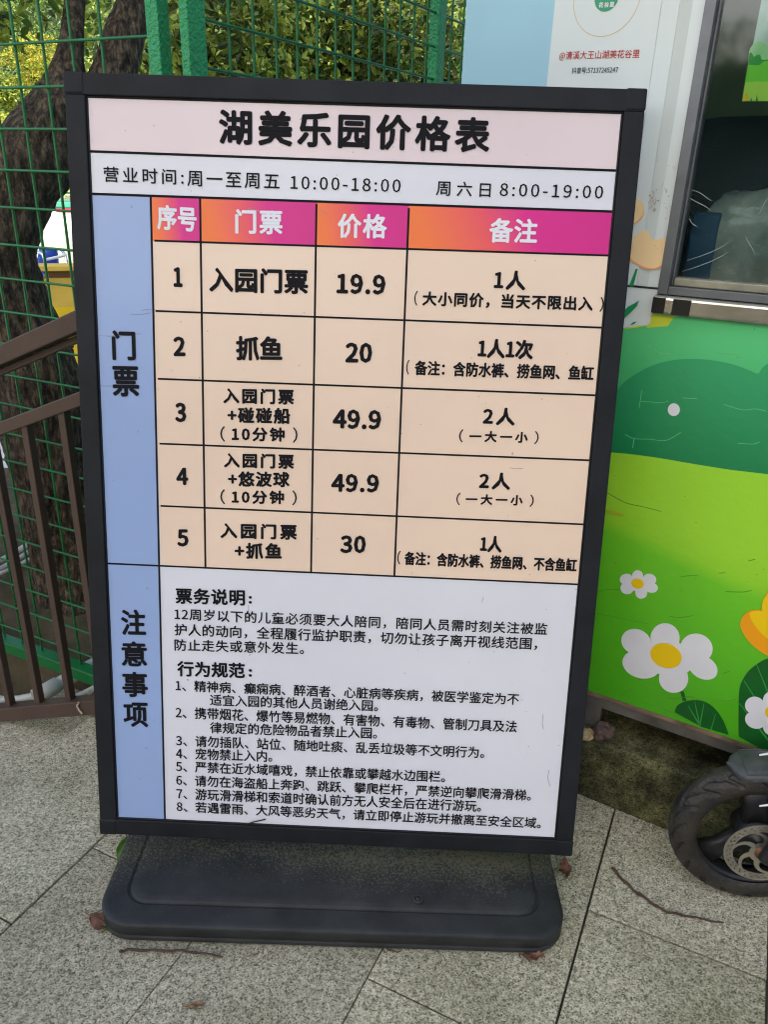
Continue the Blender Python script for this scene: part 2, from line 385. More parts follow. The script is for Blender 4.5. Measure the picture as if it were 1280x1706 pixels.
# title band
vt = [edgeR(*HL[0], IN), edgeR(*HL[0], W-IN)]
mb.face([SF(IN, vt[0], .0002), SF(W-IN, vt[1], .0002), SF(W-IN, IN, .0002), SF(IN, IN, .0002)], 1)
ublue = suv(251, 328)[0]; ublue2 = suv(274.8, 1367)[0]; vh = edgeR(*HL[1], IN)
mb.face([SF(IN, HS-IN, .0002), SF(ublue2, HS-IN, .0002), SF(ublue, vh, .0002), SF(IN, vh, .0002)], 2)
strip(*HL[2], *HL[7], 3, .0002, u0=(ublue+suv(268.6, 942.5)[0])/2, u1=W-IN)
cols = [suv(251, 328)[0], suv(333.3, 331)[0], suv(527.4, 339.6)[0], suv(681.6, 346.7)[0], W-IN]
for i in range(4): strip(*HL[1], *HL[2], 4, .0004, u0=cols[i], u1=cols[i+1], uv=[(0, 0), (1, 0), (1, 1), (0, 1)])
po = mb.build('poster', [M_white, M_pink, M_blue, M_beige, M_head], sg)
# ruling
mb = MB()
def rule(p, q, wd=.0030, w_=.0006):
    a, b2 = np.array(p), np.array(q); d = b2-a; d /= np.linalg.norm(d); n_ = np.array([-d[1], d[0]])*wd/2
    mb.face([SF(*(a-n_), w_), SF(*(b2-n_), w_), SF(*(b2+n_), w_), SF(*(a+n_), w_)])
for i, h in enumerate(HL):
    u0 = IN if i in (0, 1, 7) else suv(*h[0])[0]
    rule((u0, edgeR(*h, u0)), (W-IN, edgeR(*h, W-IN)), .0036 if i < 2 else .0030, .0006+.00002*i)
for i, v in enumerate(VL):
    if i == 0: rule(suv(*v[0]), (ublue2, HS-IN), .0032, .0008)
    else: rule(suv(*v[0]), suv(*v[1]), .0032, .0008+.00002*i)
mb.build('ruled_line', M_ink, po, shade=False)
def words_each(name, rows, m):
    for r_ in rows: words(name, [r_], m)
def words(name, rows, m, wof=.0012):
    mb = MB()
    for s, box, bold in rows: lettering(mb, s, box, suv, SF, wof, bold)
    return mb.build(name, m, po, shade=False)
words('heading_text', [('湖美乐园价格表', (364.5, 211.4, 817, 226.3, 60), .036)], M_ink)
words('opening_hours_text', [('营业时间:', (172.6, 290.3, 306, 295.7, 26), .012), ('周一至周五', (312, 297.5, 466, 303, 26), .012), ('10:00-18:00', (484, 304, 668, 310, 22), .012)], M_ink)
words('opening_hours_text', [('周六日', (727, 313.5, 818, 317, 25), .012), ('8:00-19:00', (833, 316, 1005.5, 320.5, 22), .012)], M_ink)
words_each('column_heading_text', [('序号', (261.6, 361.6, 327.8, 366, 42), .030), ('门票', (392, 369, 471, 370.8, 41), .030), ('价格', (562.8, 376.3, 645, 377.5, 41), .030), ('备注', (815.6, 383.6, 896, 385.6, 41), .030)], M_wink)
words_each('row_number_text', [('1', (289, 461.5, 304, 462, 33), .05), ('2', (289, 577, 309, 577, 33), .05), ('3', (291.6, 687, 310.5, 687, 33), .05), ('4', (293.6, 793.5, 313.7, 793.5, 29), .05), ('5', (295, 896, 314.3, 896, 29), .05)], M_ink)
PB = .012
words('ticket_name_text', [('入园门票', (348.3, 465.5, 513.7, 469.8, 42), .036)], M_ink); words('ticket_name_text', [('抓鱼', (393, 580, 470.8, 581, 41), .036)], M_ink)
words('ticket_name_text', [('入园门票', (372, 659, 490, 661.4, 26), .040), ('+碰碰船', (379, 691.4, 483.7, 693, 27), .040), ('（', (367, 722.6, 375, 722.8, 26), PB), ('10分钟', (386, 723, 474.5, 724, 24), .042), ('）', (488, 724.6, 496, 724.8, 26), PB)], M_ink)
words('ticket_name_text', [('入园门票', (372.9, 766.4, 489.8, 769, 25), .040), ('+悠波球', (380, 797.5, 482.6, 798.9, 26), .040), ('（', (367, 827.2, 375, 827.4, 25), PB), ('10分钟', (386, 827.6, 473.5, 828.6, 23), .042), ('）', (487, 829.2, 494.8, 829.4, 25), PB)], M_ink)
words('ticket_name_text', [('入园门票', (367, 883.5, 494.8, 886.5, 26), .040), ('+抓鱼', (391, 917, 469.8, 918, 27), .040)], M_ink)
words_each('price_text', [('19.9', (561, 472.3, 642.7, 474.5, 34), .05), ('20', (575.7, 587.5, 620.4, 588, 34), .05), ('49.9', (554.6, 697.5, 635.4, 699.5, 33), .05), ('49.9', (552, 804, 631.8, 805.3, 31), .05), ('30', (567, 906.4, 609.8, 906.8, 30), .05)], M_ink)
words('remark_text', [('1人', (823.6, 466, 876.4, 468, 33), .042), ('（', (690.4, 496.7, 696, 497, 25), PB), ('大小同价，当天不限出入', (704, 497.5, 988.6, 506.6, 25), .036), ('）', (1000, 507.2, 1006.5, 507.4, 25), PB)], M_ink)
words('remark_text', [('1人1次', (796.5, 580, 889, 583, 33), .042), ('（', (677, 611.6, 682, 611.8, 25), PB), ('备注：含防水裤、捞鱼网、鱼缸', (691, 612.5, 990, 622, 25), .034), ('）', (999, 622.4, 1003.5, 622.6, 25), PB)], M_ink)
words('remark_text', [('2人', (805, 693, 858.8, 694.5, 30), .042), ('（', (765, 725.8, 772, 726, 22), PB), ('一大一小', (782, 726.6, 880, 728.6, 19), .042), ('）', (891, 729, 898, 729.2, 22), PB)], M_ink)
words('remark_text', [('2人', (798.7, 800.5, 851, 802, 29), .042), ('（', (760.5, 830.8, 767, 831, 21), PB), ('一大一小', (776, 831.4, 871.6, 833.4, 18), .042), ('）', (883, 834, 890, 834.2, 21), PB)], M_ink)
words('remark_text', [('1人', (800.4, 905.5, 837, 907, 28), .042), ('（', (662, 928.6, 667.5, 928.8, 23), PB), ('备注：含防水裤、捞鱼网、不含鱼缸', (674, 929.4, 961.7, 941.6, 23), .036)], M_ink)
words('side_heading_text', [('门', (186.5, 575, 226, 576, 50), .030), ('票', (187, 635, 231.8, 636, 51), .030), ], M_ink)
words('side_heading_text', [('注', (201.7, 1036, 243, 1037, 43), .030), ('意', (202, 1088.5, 245, 1089.5, 42), .030),
      ('事', (203.4, 1139.5, 246.3, 1140.5, 42), .030), ('项', (205.5, 1190, 246.7, 1191, 41), .030)], M_ink)
NB = .018
words('notice_text', [('票务说明', (292.4, 992.2, 408.4, 995.6, 27), .032), (':', (414.4, 998.8, 420, 999.2, 13), .07), ('行为规范', (295.2, 1113.5, 408.4, 1117, 26), .032), (':', (414.4, 1120.5, 420, 1121, 13), .07),
      ('12周岁以下的儿童必须要大人陪同，陪同人员需时刻关注被监', (290.6, 1022.8, 912.3, 1048, 20.5), NB), ('护人的动向，全程履行监护职责，切勿让孩子离开视线范围，', (290.6, 1048.4, 896, 1072.5, 21), NB), ('防止走失或意外发生。', (290.6, 1073.8, 507, 1080, 20), NB),
      ('1、精神病、癫痫病、醉酒者、心脏病等疾病，被医学鉴定为不', (292.4, 1141.6, 865.3, 1164.8, 20), NB), ('适宜入园的其他人员谢绝入园。', (349.7, 1165.5, 630.5, 1175.4, 19.5), NB),
      ('2、携带烟花、爆竹等易燃物、有害物、有毒物、管制刀具及法', (292.4, 1186.3, 861.8, 1210.2, 20), NB), ('律规定的危险物品者禁止入园。', (349.7, 1211.6, 628.8, 1221, 19.5), NB),
      ('3、请勿插队、站位、随地吐痰、乱丢垃圾等不文明行为。', (293, 1233, 807.5, 1253.4, 19.5), NB), ('4、宠物禁止入内。', (293, 1254.5, 454, 1259.5, 19.5), NB),
      ('5、严禁在近水域嘻戏，禁止依靠或攀越水边围栏。', (293, 1276.3, 742.2, 1294, 19.5), NB), ('6、请勿在海盗船上奔跑、跳跃、攀爬栏杆，严禁逆向攀爬滑滑梯。', (293.4, 1299.1, 885.5, 1324.7, 19.5), NB),
      ('7、游玩滑滑梯和索道时确认前方无人安全后在进行游玩。', (293.8, 1321.3, 802.3, 1342.6, 19.5), NB), ('8、若遇雷雨、大风等恶劣天气，请立即停止游玩并撤离至安全区域。', (294.1, 1343, 902, 1371, 19), NB)], M_ink)
# creases and scuffs of the printed film
M_crease = mat('film crease', (.30, .30, .33), .5); mb = MB()
for pl in ([(155, 556), (165, 559), (185, 560), (200, 557), (236, 556)], [(217, 523), (235, 524), (250, 521)], [(236, 517), (248, 515), (259, 516)], [(165, 643), (185, 643), (200, 644)], [(414, 1008), (414, 1030)], [(417, 1090), (415, 1092)], [(806, 995), (803, 1003)],
           [(905, 1190), (904, 1205), (906, 1215)], [(915, 1283), (913, 1296), (917, 1310)], [(850, 779), (860, 781), (872, 780)], [(412, 348), (440, 353), (455, 351)], [(532, 349), (545, 356)]):
    mb = MB(); mb.tube([SF(*suv(*q), .0003) for q in pl], .0005, 5); mb.build('film_crease', M_crease, po)
# --- rubber base
M_rub = bpy.data.materials.new('dusty black rubber'); M_rub.use_nodes = True
N = M_rub.node_tree.nodes; L = M_rub.node_tree.links; b = N['Principled BSDF']; tc = N.new('ShaderNodeTexCoord'); V = tc.outputs['Object']
fine = noise_node(N, L, V, 260, 4, .7); band = noise_node(N, L, V, 5, 4); sep = N.new('ShaderNodeSeparateXYZ'); L.new(V, sep.inputs[0])
yb = N.new('ShaderNodeMapRange'); L.new(sep.outputs[1], yb.inputs[0]); yb.inputs[1].default_value = -.165; yb.inputs[2].default_value = -.06; yb.inputs[3].default_value = -.10; yb.inputs[4].default_value = .17
thr = math_node(N, L, 'ADD', math_node(N, L, 'ADD', fine, yb.outputs[0]), math_node(N, L, 'MULTIPLY', math_node(N, L, 'SUBTRACT', band, .5), .38))
dm = ramp(N, L, thr, [(.60, (0, 0, 0)), (.74, (1, 1, 1))])
bc = ramp(N, L, noise_node(N, L, V, 18, 5), [(.3, (.013, .0145, .0155)), (.7, (.030, .032, .032))])
c = mixc(N, L, math_node(N, L, 'MULTIPLY', dm.outputs[0], .62), bc.outputs[0], (.15, .14, .08)); ge = N.new('ShaderNodeNewGeometry'); er = ramp(N, L, ge.outputs['Pointiness'], [(.545, (0, 0, 0)), (.61, (1, 1, 1))]); c = mixc(N, L, math_node(N, L, 'MULTIPLY', er.outputs[0], .3), c, (.11, .115, .11)); L.new(c, b.inputs['Base Color']); b.inputs['Roughness'].default_value = .55; b.inputs['Specular IOR Level'].default_value = .35
bp = N.new('ShaderNodeBump'); bp.inputs['Strength'].default_value = .35; bp.inputs['Distance'].default_value = .002; L.new(noise_node(N, L, V, 330, 4), bp.inputs['Height']); L.new(bp.outputs[0], b.inputs['Normal'])
bx0, bx1, by0, by1 = -.470, .336, .905, 1.315
def rrect(ins, z, r0=.062, n=16):
    x0, x1, y0, y1 = bx0+ins, bx1-ins, by0+ins, by1-ins; r = max(.012, r0-ins*.55); P = []
    for (cx_, cy_, a0) in ((x1-r, y1-r, 0), (x0+r, y1-r, 90), (x0+r, y0+r, 180), (x1-r, y0+r, 270)):
        for i in range(n+1): a = rad(a0+90*i/n); P.append((cx_+r*math.cos(a), cy_+r*math.sin(a), z))
    return P
mb = MB(); prof = [(.005, .0015), (0, .006), (0, .0135), (.0022, .0145), (.0022, .0160), (0, .017), (0, .035), (.0012, .0385), (.004, .0405), (.010, .0415), (.010, .0415), (.038, .0440), (.0385, .0440), (.0405, .0408), (.0440, .0408), (.0458, .0462), (.0463, .0464), (.052, .0485), (.056, .0492), (.09, .0525), (.13, .0555), (.17, .057)]
mb.rings([rrect(*q) for q in prof], cap1=True, cap0=True); bs = mb.build('base', M_rub, sg, weld=True)
for x in (-.30, .16):
    mb = MB(); mb.obox((x, 1.125, .066), (.04, 0, 0), (0, .022, 0), (0, 0, .0045)); mb.bar((x, 1.128, .066), SP((x-s_c[0])+W/2, HS-.18, -.0275), (1, 0, 0), .05, .005); mb.build('mounting_bracket', M_dark, sg, bevel=.001)
eb = gnd(697, 1497, .0535); mb = MB(); mb.rings([[eb+np.array([r_*math.cos(2*PI*k/28), r_*math.sin(2*PI*k/28), z_]) for k in range(28)] for r_, z_ in ((.0088, -.002), (.0084, .0012), (.0070, .0014), (.0064, .0002), (.0036, .0002), (.0032, .0010), (.0005, .0012))]); mb.build('moulded_emblem', M_rub, bs)
# twig stuck on the sheet and bits on the frame
mb = MB(); mb.tube([SF(*suv(*q), .004) for q in ((411, 1371), (424, 1367), (443, 1363))], .0012, 6); tag(mb.build('twig', mat('twig bark', (.035, .022, .014), .9)), 'tiny dark twig caught on the lower edge of the white notice sheet', 'twig')

# ================================================================== TICKET BOOTH
B0 = gnd(1021, 1346)+azv(30)*.030; BAZ = -60.0; b_s = -azv(BAZ); b_n = -azv(30)
PLZ = .150
corner = onv(769.7, 139, B0, BAZ); corner[2] = 0
def bsz(px, py):
    q = onv(px, py, B0, BAZ)-corner; return q@b_s, q[2]
def BP(s, z, o=0.): return corner+b_s*s+e_z*z+b_n*o
def bfwd(s, v, w_): return BP(s, -v, w_)
def binv(px, py): s, z = bsz(px, py); return s, -z
M_bw = mat('white booth sheet', paint(208, 220, 226, .95), .38, spec=.4, var=.03, vscale=6, bump=.04, bscale=5)
M_bb = mat('pale blue booth sheet', paint(150, 197, 220, .95), .38, var=.03, vscale=6, bump=.04, bscale=5)
M_bg = mat('shaded white booth sheet', paint(194, 206, 210, .92), .4, var=.05, vscale=6, bump=.05, bscale=5)
M_steel = mat('dirty steel channel', (.13, .12, .105), .5, metal=.25, var=.45, vscale=14, bump=.3, bscale=30)
M_rust = mat('rusty lip', (.17, .11, .07), .8, var=.4, vscale=25, bump=.3, bscale=60)
bt = thing('ticket_booth', corner, 'pale blue and white ticket booth with a printed flower meadow and a dark window', 'kiosk')
S_L, S_W0, S_W1, S_R = 0., bsz(1178.8, 0)[0]-.001, 1.45, 2.15
Z0, Z1, ZW0, ZW1 = .243, 2.62, bsz(1095, 500)[1]-.02, 2.05
Dp = 1.7
mb = MB()
def wslab(s0, s1, z0, z1, mi=0, d=.05, o=0.): mb.obox(BP((s0+s1)/2, (z0+z1)/2, o-d/2), b_s*(s1-s0)/2, e_z*(z1-z0)/2, b_n*d/2, mi)
wslab(S_L, S_W0, Z0, Z1); wslab(S_W0, S_W1, Z0, ZW0); wslab(S_W0, S_W1, ZW1, Z1); wslab(S_W1, S_R, Z0, Z1)
mb.build('front_wall', M_bw, bt)
M_in = mat('olive interior wall', (.24, .27, .15), .8, var=.2, vscale=4)
mb = MB()
mb.obox(BP(.025, (Z0+Z1)/2, -.05-Dp/2), b_s*.025, e_z*(Z1-Z0)/2, b_n*Dp/2); 
for (za_, zb2_) in ((Z0, 1.0), (2.2, Z1)): mb.obox(BP(S_R-.025, (za_+zb2_)/2, -.05-Dp/2), b_s*.025, e_z*(zb2_-za_)/2, b_n*Dp/2)  # opening added in this wall to let light into the booth
for o_ in (-.15, -.05-Dp+.1): mb.obox(BP(S_R-.025, 1.6, o_), b_s*.0248, e_z*.599, b_n*.1)
mb.build('side_wall', M_bb, bt)
mb = MB(); mb.obox(BP(S_R/2, (Z0+Z1)/2, -Dp), b_s*(S_R/2-.051), e_z*(Z1-Z0)/2, b_n*.025); mb.build('back_wall', M_in, bt)
mb = MB(); mb.obox(BP(S_R/2, Z0+.03, -.052-Dp/2+.01), b_s*(S_R/2-.052), e_z*.03, b_n*(Dp/2-.03)); mb.build('booth_floor', M_steel, bt)
mb = MB(); mb.obox(BP(S_R/2, Z1+.05, -Dp/2+.1), b_s*(S_R/2+.18), e_z*.048, b_n*(Dp/2+.22)); mb.build('roof', M_bw, bt, bevel=.01)
# printed sheets, each a little proud of the wall
def rectS(name, s0, s1, z0, z1, m, o, par=bt):
    mb = MB(); mb.obox(BP((s0+s1)/2, (z0+z1)/2, o/2), b_s*(s1-s0)/2, e_z*(z1-z0)/2, b_n*o/2); return mb.build(name, m, par)
s_bl = bsz(919, 70)[0]; s_wh = bsz(1093.5, 72)[0]; zj = bsz(1075, 479)[1]
rectS('blue_panel', 0., s_bl, zj+.003, Z1, M_bb, .0010)
wp = rectS('white_panel', s_bl, s_wh, zj+.003, Z1, M_bw, .0012)
s_gr = bsz(1118, 110)[0]
mb = MB(); mb.prism([BP(s_wh+.0012, zj+.003, .0002), BP(s_gr, zj+.003, .0002), BP(s_gr, Z1, .0002), BP(s_wh+.0012, Z1, .0002)], b_n*.0020); mb.prism([BP(s_gr+.0003, zj+.003, .0002), BP(S_W0-.001, zj+.003, -.0040), BP(S_W0-.001, Z1, -.0040), BP(s_gr+.0003, Z1, .0002)], b_n*.0019, 1)
mb.build('folded_pillar', [M_bw, M_bg], bt)  # second face is white sheet too, the shading of the fold put into its grey
# lower joint seam
rectS('seam', 0., S_W0, zj-.0015, zj+.002, M_dark, .0006)
# the emblem on the white panel
M_teal = mat('teal ink', paint(52, 150, 112), .4); M_gold = mat('gold ink', paint(200, 170, 110), .4); M_red = mat('red ink', paint(170, 38, 40), .5); M_bk = mat('dark ink', paint(40, 42, 48), .5)
cs, cz = bsz(1012, -4)
rr = abs(bsz(1012, 61)[1]-cz)
def ring(mb, cs, cz, r0, r1, o, a0=0, a1=360, n=72, mi=0, kx=1.):
    for i in range(n):
        A, B_ = rad(a0+(a1-a0)*i/n), rad(a0+(a1-a0)*(i+1)/n)
        mb.face([BP(cs+kx*r0*math.sin(A), cz+r0*math.cos(A), o), BP(cs+kx*r1*math.sin(A), cz+r1*math.cos(A), o), BP(cs+kx*r1*math.sin(B_), cz+r1*math.cos(B_), o), BP(cs+kx*r0*math.sin(B_), cz+r0*math.cos(B_), o)], mi)
mb = MB(); ring(mb, cs, cz, rr*.985, rr, .0016); mb.build('emblem_ring', M_gold, wp, shade=False)
mb = MB(); ring(mb, cs, cz, 0.0001, rr*.36, .0016); mb.build('round_emblem', M_teal, wp, shade=False)
mb = MB(); lettering(mb, '花谷里', (999, 9, 1025, 7.5, 9), binv, bfwd, .0022, .03); mb.build('emblem_text', M_wink, wp, shade=False)
mb = MB(); lettering(mb, '@清溪大王山湖美花谷里', (932.8, 93.7, 1067, 90.2, 15.5), binv, bfwd, .0018, .012); mb.build('account_text', M_red, wp, shade=False)
mb = MB(); lettering(mb, '抖音号:57137245247', (954, 117.8, 1031, 116.3, 10.5), binv, bfwd, .0018, .018); mb.build('number_text', M_bk, wp, shade=False)

# ---- lower printed meadow
def gradmat(name, stops, za, zb, sx_=0., rough=.32, var=.06):
    """printed ramp along the wall: z from za to zb in the booth's own coordinates, leaning by sx_ along the wall"""
    m = bpy.data.materials.new(name); m.use_nodes = True; N = m.node_tree.nodes; L = m.node_tree.links; b = N['Principled BSDF']
    tc = N.new('ShaderNodeTexCoord'); sp = N.new('ShaderNodeSeparateXYZ'); L.new(tc.outputs['Object'], sp.inputs[0])
    sx1 = math_node(N, L, 'ADD', math_node(N, L, 'MULTIPLY', sp.outputs[0], float(b_s[0])*sx_), math_node(N, L, 'MULTIPLY', sp.outputs[1], float(b_s[1])*sx_))
    z = math_node(N, L, 'ADD', sp.outputs[2], sx1)
    mr = N.new('ShaderNodeMapRange'); L.new(z, mr.inputs[0]); mr.inputs[1].default_value = za; mr.inputs[2].default_value = zb
    nn = noise_node(N, L, tc.outputs['Object'], 7, 2); f = math_node(N, L, 'ADD', mr.outputs[0], math_node(N, L, 'MULTIPLY', math_node(N, L, 'SUBTRACT', nn, .5), var))
    r = ramp(N, L, f, stops)
    sp2 = noise_node(N, L, tc.outputs['Object'], 160, 2); sm = math_node(N, L, 'GREATER_THAN', sp2, .75)
    c = mixc(N, L, math_node(N, L, 'MULTIPLY', sm, .5), r.outputs[0], (.03, .035, .02))
    L.new(c, b.inputs['Base Color']); b.inputs['Roughness'].default_value = rough; b.inputs['Specular IOR Level'].default_value = .35
    bp = N.new('ShaderNodeBump'); bp.inputs['Strength'].default_value = .25; bp.inputs['Distance'].default_value = .012
    L.new(noise_node(N, L, tc.outputs['Object'], 11, 4, .6), bp.inputs['Height']); L.new(bp.outputs[0], b.inputs['Normal'])
    return m
zc = lambda px, py: bsz(px, py)[1]
M_hillA = gradmat('green hill print', [(0, paint(40, 140, 86)), (1, paint(84, 190, 124))], zc(1060, 740), zc(1200, 550))
M_hillB = gradmat('dark hill print', [(0, paint(26, 120, 74)), (1, paint(50, 150, 100))], zc(1100, 760), zc(1150, 600))
M_lime = gradmat('lime meadow print', [(0, paint(62, 152, 24)), (.55, paint(82, 172, 32)), (.84, paint(100, 184, 38)), (.90, paint(134, 196, 46)), (1, paint(142, 200, 50))], zc(1020, 1150), zc(1020, 752), .22)
M_ltgr = mat('yellow green print', paint(190, 205, 60), .35); M_wht = mat('white petal print', paint(206, 210, 222), .35, var=.03, vscale=20); M_yel = mat('yellow print', paint(222, 188, 8), .35)
M_org = mat('orange print', paint(222, 150, 14), .35); M_dkg = mat('dark leaf print', paint(14, 86, 30), .35, var=.12, vscale=18); M_vein = mat('leaf vein print', paint(50, 140, 62), .35); M_ol = mat('olive print', paint(150, 170, 40), .4)
M_peach = mat('peach petal print', paint(243, 204, 160), .38, var=.03, vscale=8); M_peach2 = mat('peach edge print', paint(240, 170, 120), .38); M_grn = mat('green stem print', paint(26, 138, 84), .38)
def decal(name, polys, m, o, par, th=.0004):
    if name in ('petal_edge', 'printed_stem', 'lime_patch', 'tulip_petal') and len(polys) > 1: return [decal(name, [p_], m, o+.00005*k_, par, th) for k_, p_ in enumerate(polys)][0]
    mb = MB()
    for poly in polys:
        q = [BP(*bsz(*p), o) for p in poly]
        a = 0.
        for i in range(len(q)):
            d1, d2 = q[i]-corner, q[(i+1) % len(q)]-corner; a += (d1@b_s)*d2[2]-(d2@b_s)*d1[2]
        if a < 0: q = q[::-1]
        mb.prism(q, b_n*th)
    return mb.build(name, m, par, shade=False)
def ell(cx, cy, rx, ry=None, rot=0., n=36, a0=0, a1=360):
    ry = rx if ry is None else ry; c, s = math.cos(rad(rot)), math.sin(rad(rot)); P = []
    for i in range(n):
        t = rad(a0+(a1-a0)*i/n); x, y = rx*math.cos(t), ry*math.sin(t); P.append((cx+x*c-y*s, cy+x*s+y*c))
    return P
def smooth(P, k=6, closed=False):
    P = [np.array(p, float) for p in P]; n = len(P); out = []
    for i in range(n if closed else n-1):
        p0, p1, p2, p3 = (P[(i-1) % n] if closed or i > 0 else P[i]), P[i], P[(i+1) % n], (P[(i+2) % n] if closed or i+2 < n else P[(i+1) % n])
        for j in range(k):
            t = j/k; out.append(tuple(.5*((2*p1)+(-p0+p2)*t+(2*p0-5*p1+4*p2-p3)*t*t+(-p0+3*p1-3*p2+p3)*t**3)))
    if not closed: out.append(tuple(P[-1]))
    return out
z7 = lambda x, y: (960+x*.25, 900+y*.25)
z5 = lambda x, y: (980+x*.258, 180+y*.258)
z6 = lambda x, y: (960+x*.2579, 560+y*.2579)
# meadow sheet : left edge behind the board, right edge past the frame
zl, zr = bsz(1018, 753), bsz(1280, 789.5)
sEnd = S_R
lime_top = smooth([(880, 744), (1018, 753), (1089, 761), (1161, 773), (1218, 782), (1280, 789.5), (1400, 806)])
def sheet(name, toppx, botz, m, o, par, send=None):
    T = [bsz(*p) for p in toppx]; T = [(max(0., s), z) for s, z in T]
    if send: T.append((send, T[-1][1]))
    poly = [BP(T[-1][0], botz, o), *[BP(s, z, o) for s, z in T[::-1]], BP(T[0][0], botz, o)]
    mb = MB(); mb.prism(poly, b_n*.0005); return mb.build(name, m, par, shade=False)
hillT = smooth([(860, 560), (960, 552), (1040, 546), (1080, 543), (1114, 542)], 5)+smooth([(1120, 534), (1125, 527), (1160, 529), (1280, 537)], 3)+[(1420, 548)]
ph = sheet('printed_hills', hillT, bsz(1100, 800)[1]-.06, M_hillA, .0010, bt, sEnd)
sheet('dark_hill', smooth([(1000, 700), (1030, 650), (1050, 630), (1085, 610), (1120, 600), (1153, 597.5), (1190, 600), (1230, 609), (1262, 622)], 5)+smooth([(1266, 621), (1272, 612), (1284, 603), (1310, 592), (1350, 590)], 4), bsz(1100, 800)[1]-.05, M_hillB, .0016, ph, sEnd)
ml = sheet('printed_meadow', lime_top, Z0+.001, M_lime, .0022, bt, sEnd)
decal('lime_patch', [[(1098, 497), (1092, 500), (1085, 536), (1078, 546), (1114, 543), (1123, 529), (1133, 527), (1098, 524)], [(1035, 549), (1060, 543), (1085, 541), (1060, 546)]], M_ltgr, .0016, bt)
decal('white_dot', [ell(1124, 682, 10, 10.5, 0)], M_wht, .0024, ph)
decal('olive_streak', [[z6(185, 1115), z6(240, 1122), z6(300, 1142), z6(325, 1157), z6(290, 1163), z6(235, 1152), z6(185, 1138)]], M_ol, .0030, ml)
def daisy(name, petals, fill, centre, o):
    f = decal(name, [[z7(*p) for p in ell(*q)] for q in petals]+[[z7(*p) for p in ell(*fill)]], M_wht, o, bt, .0003)
    # petals overlap: step each one by a hair
    me = f.data; k = 0; n36 = 2+36
    for i, v in enumerate(me.vertices): v.co += Vector(b_n*(i//(36*6))*1.5e-5)
    decal('flower_centre', [[z7(*p) for p in ell(*centre)]], M_yel, o+.0010, f, .0003); return f
daisy('small_daisy', [(415, 232, 36, 36), (496, 256, 44, 36, 20), (508, 312, 42, 34, 10), (440, 345, 40, 40), (345, 315, 44, 40, 10), (340, 255, 44, 36, -10)], (420, 285, 70, 50), (416, 283, 42, 32, 12), .0030)
daisy('large_daisy', [(598, 648, 97, 100), (808, 714, 108, 96, 15), (850, 842, 104, 74, 30), (655, 915, 98, 96, 30), (440, 822, 128, 92, 15), (405, 672, 100, 84, 20)], (620, 780, 170, 120, 15), (605, 763, 107, 80, 20), .0030)
decal('flower_stem', [[z7(698, 1002), z7(722, 1002), z7(740, 1066), z7(715, 1066)]], M_dkg, .0026, ml)
lf1 = decal('printed_leaf', [[z7(*p) for p in smooth([(662, 1140), (680, 1095), (740, 1066), (820, 1060), (885, 1080), (945, 1135), (990, 1205), (1022, 1290)], 5)]+[z7(840, 1236)]], M_dkg, .0034, ml)
def stroke(a, b_, w0, w1): # tapered line in photo px
    a, b_ = np.array(a), np.array(b_); d = (b_-a)/np.linalg.norm(b_-a); n_ = np.array([-d[1], d[0]]); return [tuple(a-n_*w0/2), tuple(b_-n_*w1/2), tuple(b_+n_*w1/2), tuple(a+n_*w0/2)]
decal('leaf_vein', [stroke(z7(830, 1228), z7(t, y), 2.6, .9) for t, y in ((752, 1095), (795, 1066), (858, 1078))]+[stroke(z7(905, 1255), z7(935, 1150), 2.2, .9)], M_vein, .0040, lf1)
lf2 = decal('printed_leaf', [[z7(*p) for p in smooth([(1088, 1300), (1088, 1120), (1092, 1000), (1112, 930), (1170, 850), (1290, 780), (1420, 800), (1500, 900), (1540, 1100)], 5)]+[z7(1540, 1440), z7(1300, 1420)]], M_dkg, .0034, ml)
decal('leaf_vein', [stroke(z7(1330, 1120), z7(1208, 822), 3, 1.2), stroke(z7(1330, 1250), z7(1125, 930), 3, 1.2), stroke(z7(1330, 1380), z7(1094, 1080), 3, 1.2)], M_vein, .0040, lf2)
daisy('white_daisy', [(1195, 1092, 64, 58), (1200, 1190, 70, 56, 20), (1320, 1060, 70, 66), (1330, 1230, 80, 70), (1420, 1140, 70, 60)], (1300, 1140, 100, 80), (1322, 1140, 58, 44, 15), .0044)
tu = decal('yellow_tulip', [[z7(*p) for p in smooth([(1262, 540), (1244, 440), (1262, 370), (1330, 300), (1420, 380), (1440, 520)], 5, True)], [z7(*p) for p in smooth([(1100, 560), (1118, 500), (1170, 462), (1250, 462), (1330, 520), (1400, 640), (1380, 740), (1290, 762), (1190, 700), (1130, 630)], 5, True)]], M_org, .0044, bt)
decal('tulip_petal', [[z7(*p) for p in smooth([(1162, 480), (1210, 464), (1265, 475), (1330, 530), (1390, 640), (1340, 680), (1250, 620), (1190, 550)], 5, True)], [z7(*p) for p in smooth([(1252, 470), (1247, 420), (1266, 372), (1330, 310), (1400, 390), (1420, 500), (1330, 520)], 5, True)]], M_yel, .0052, tu)
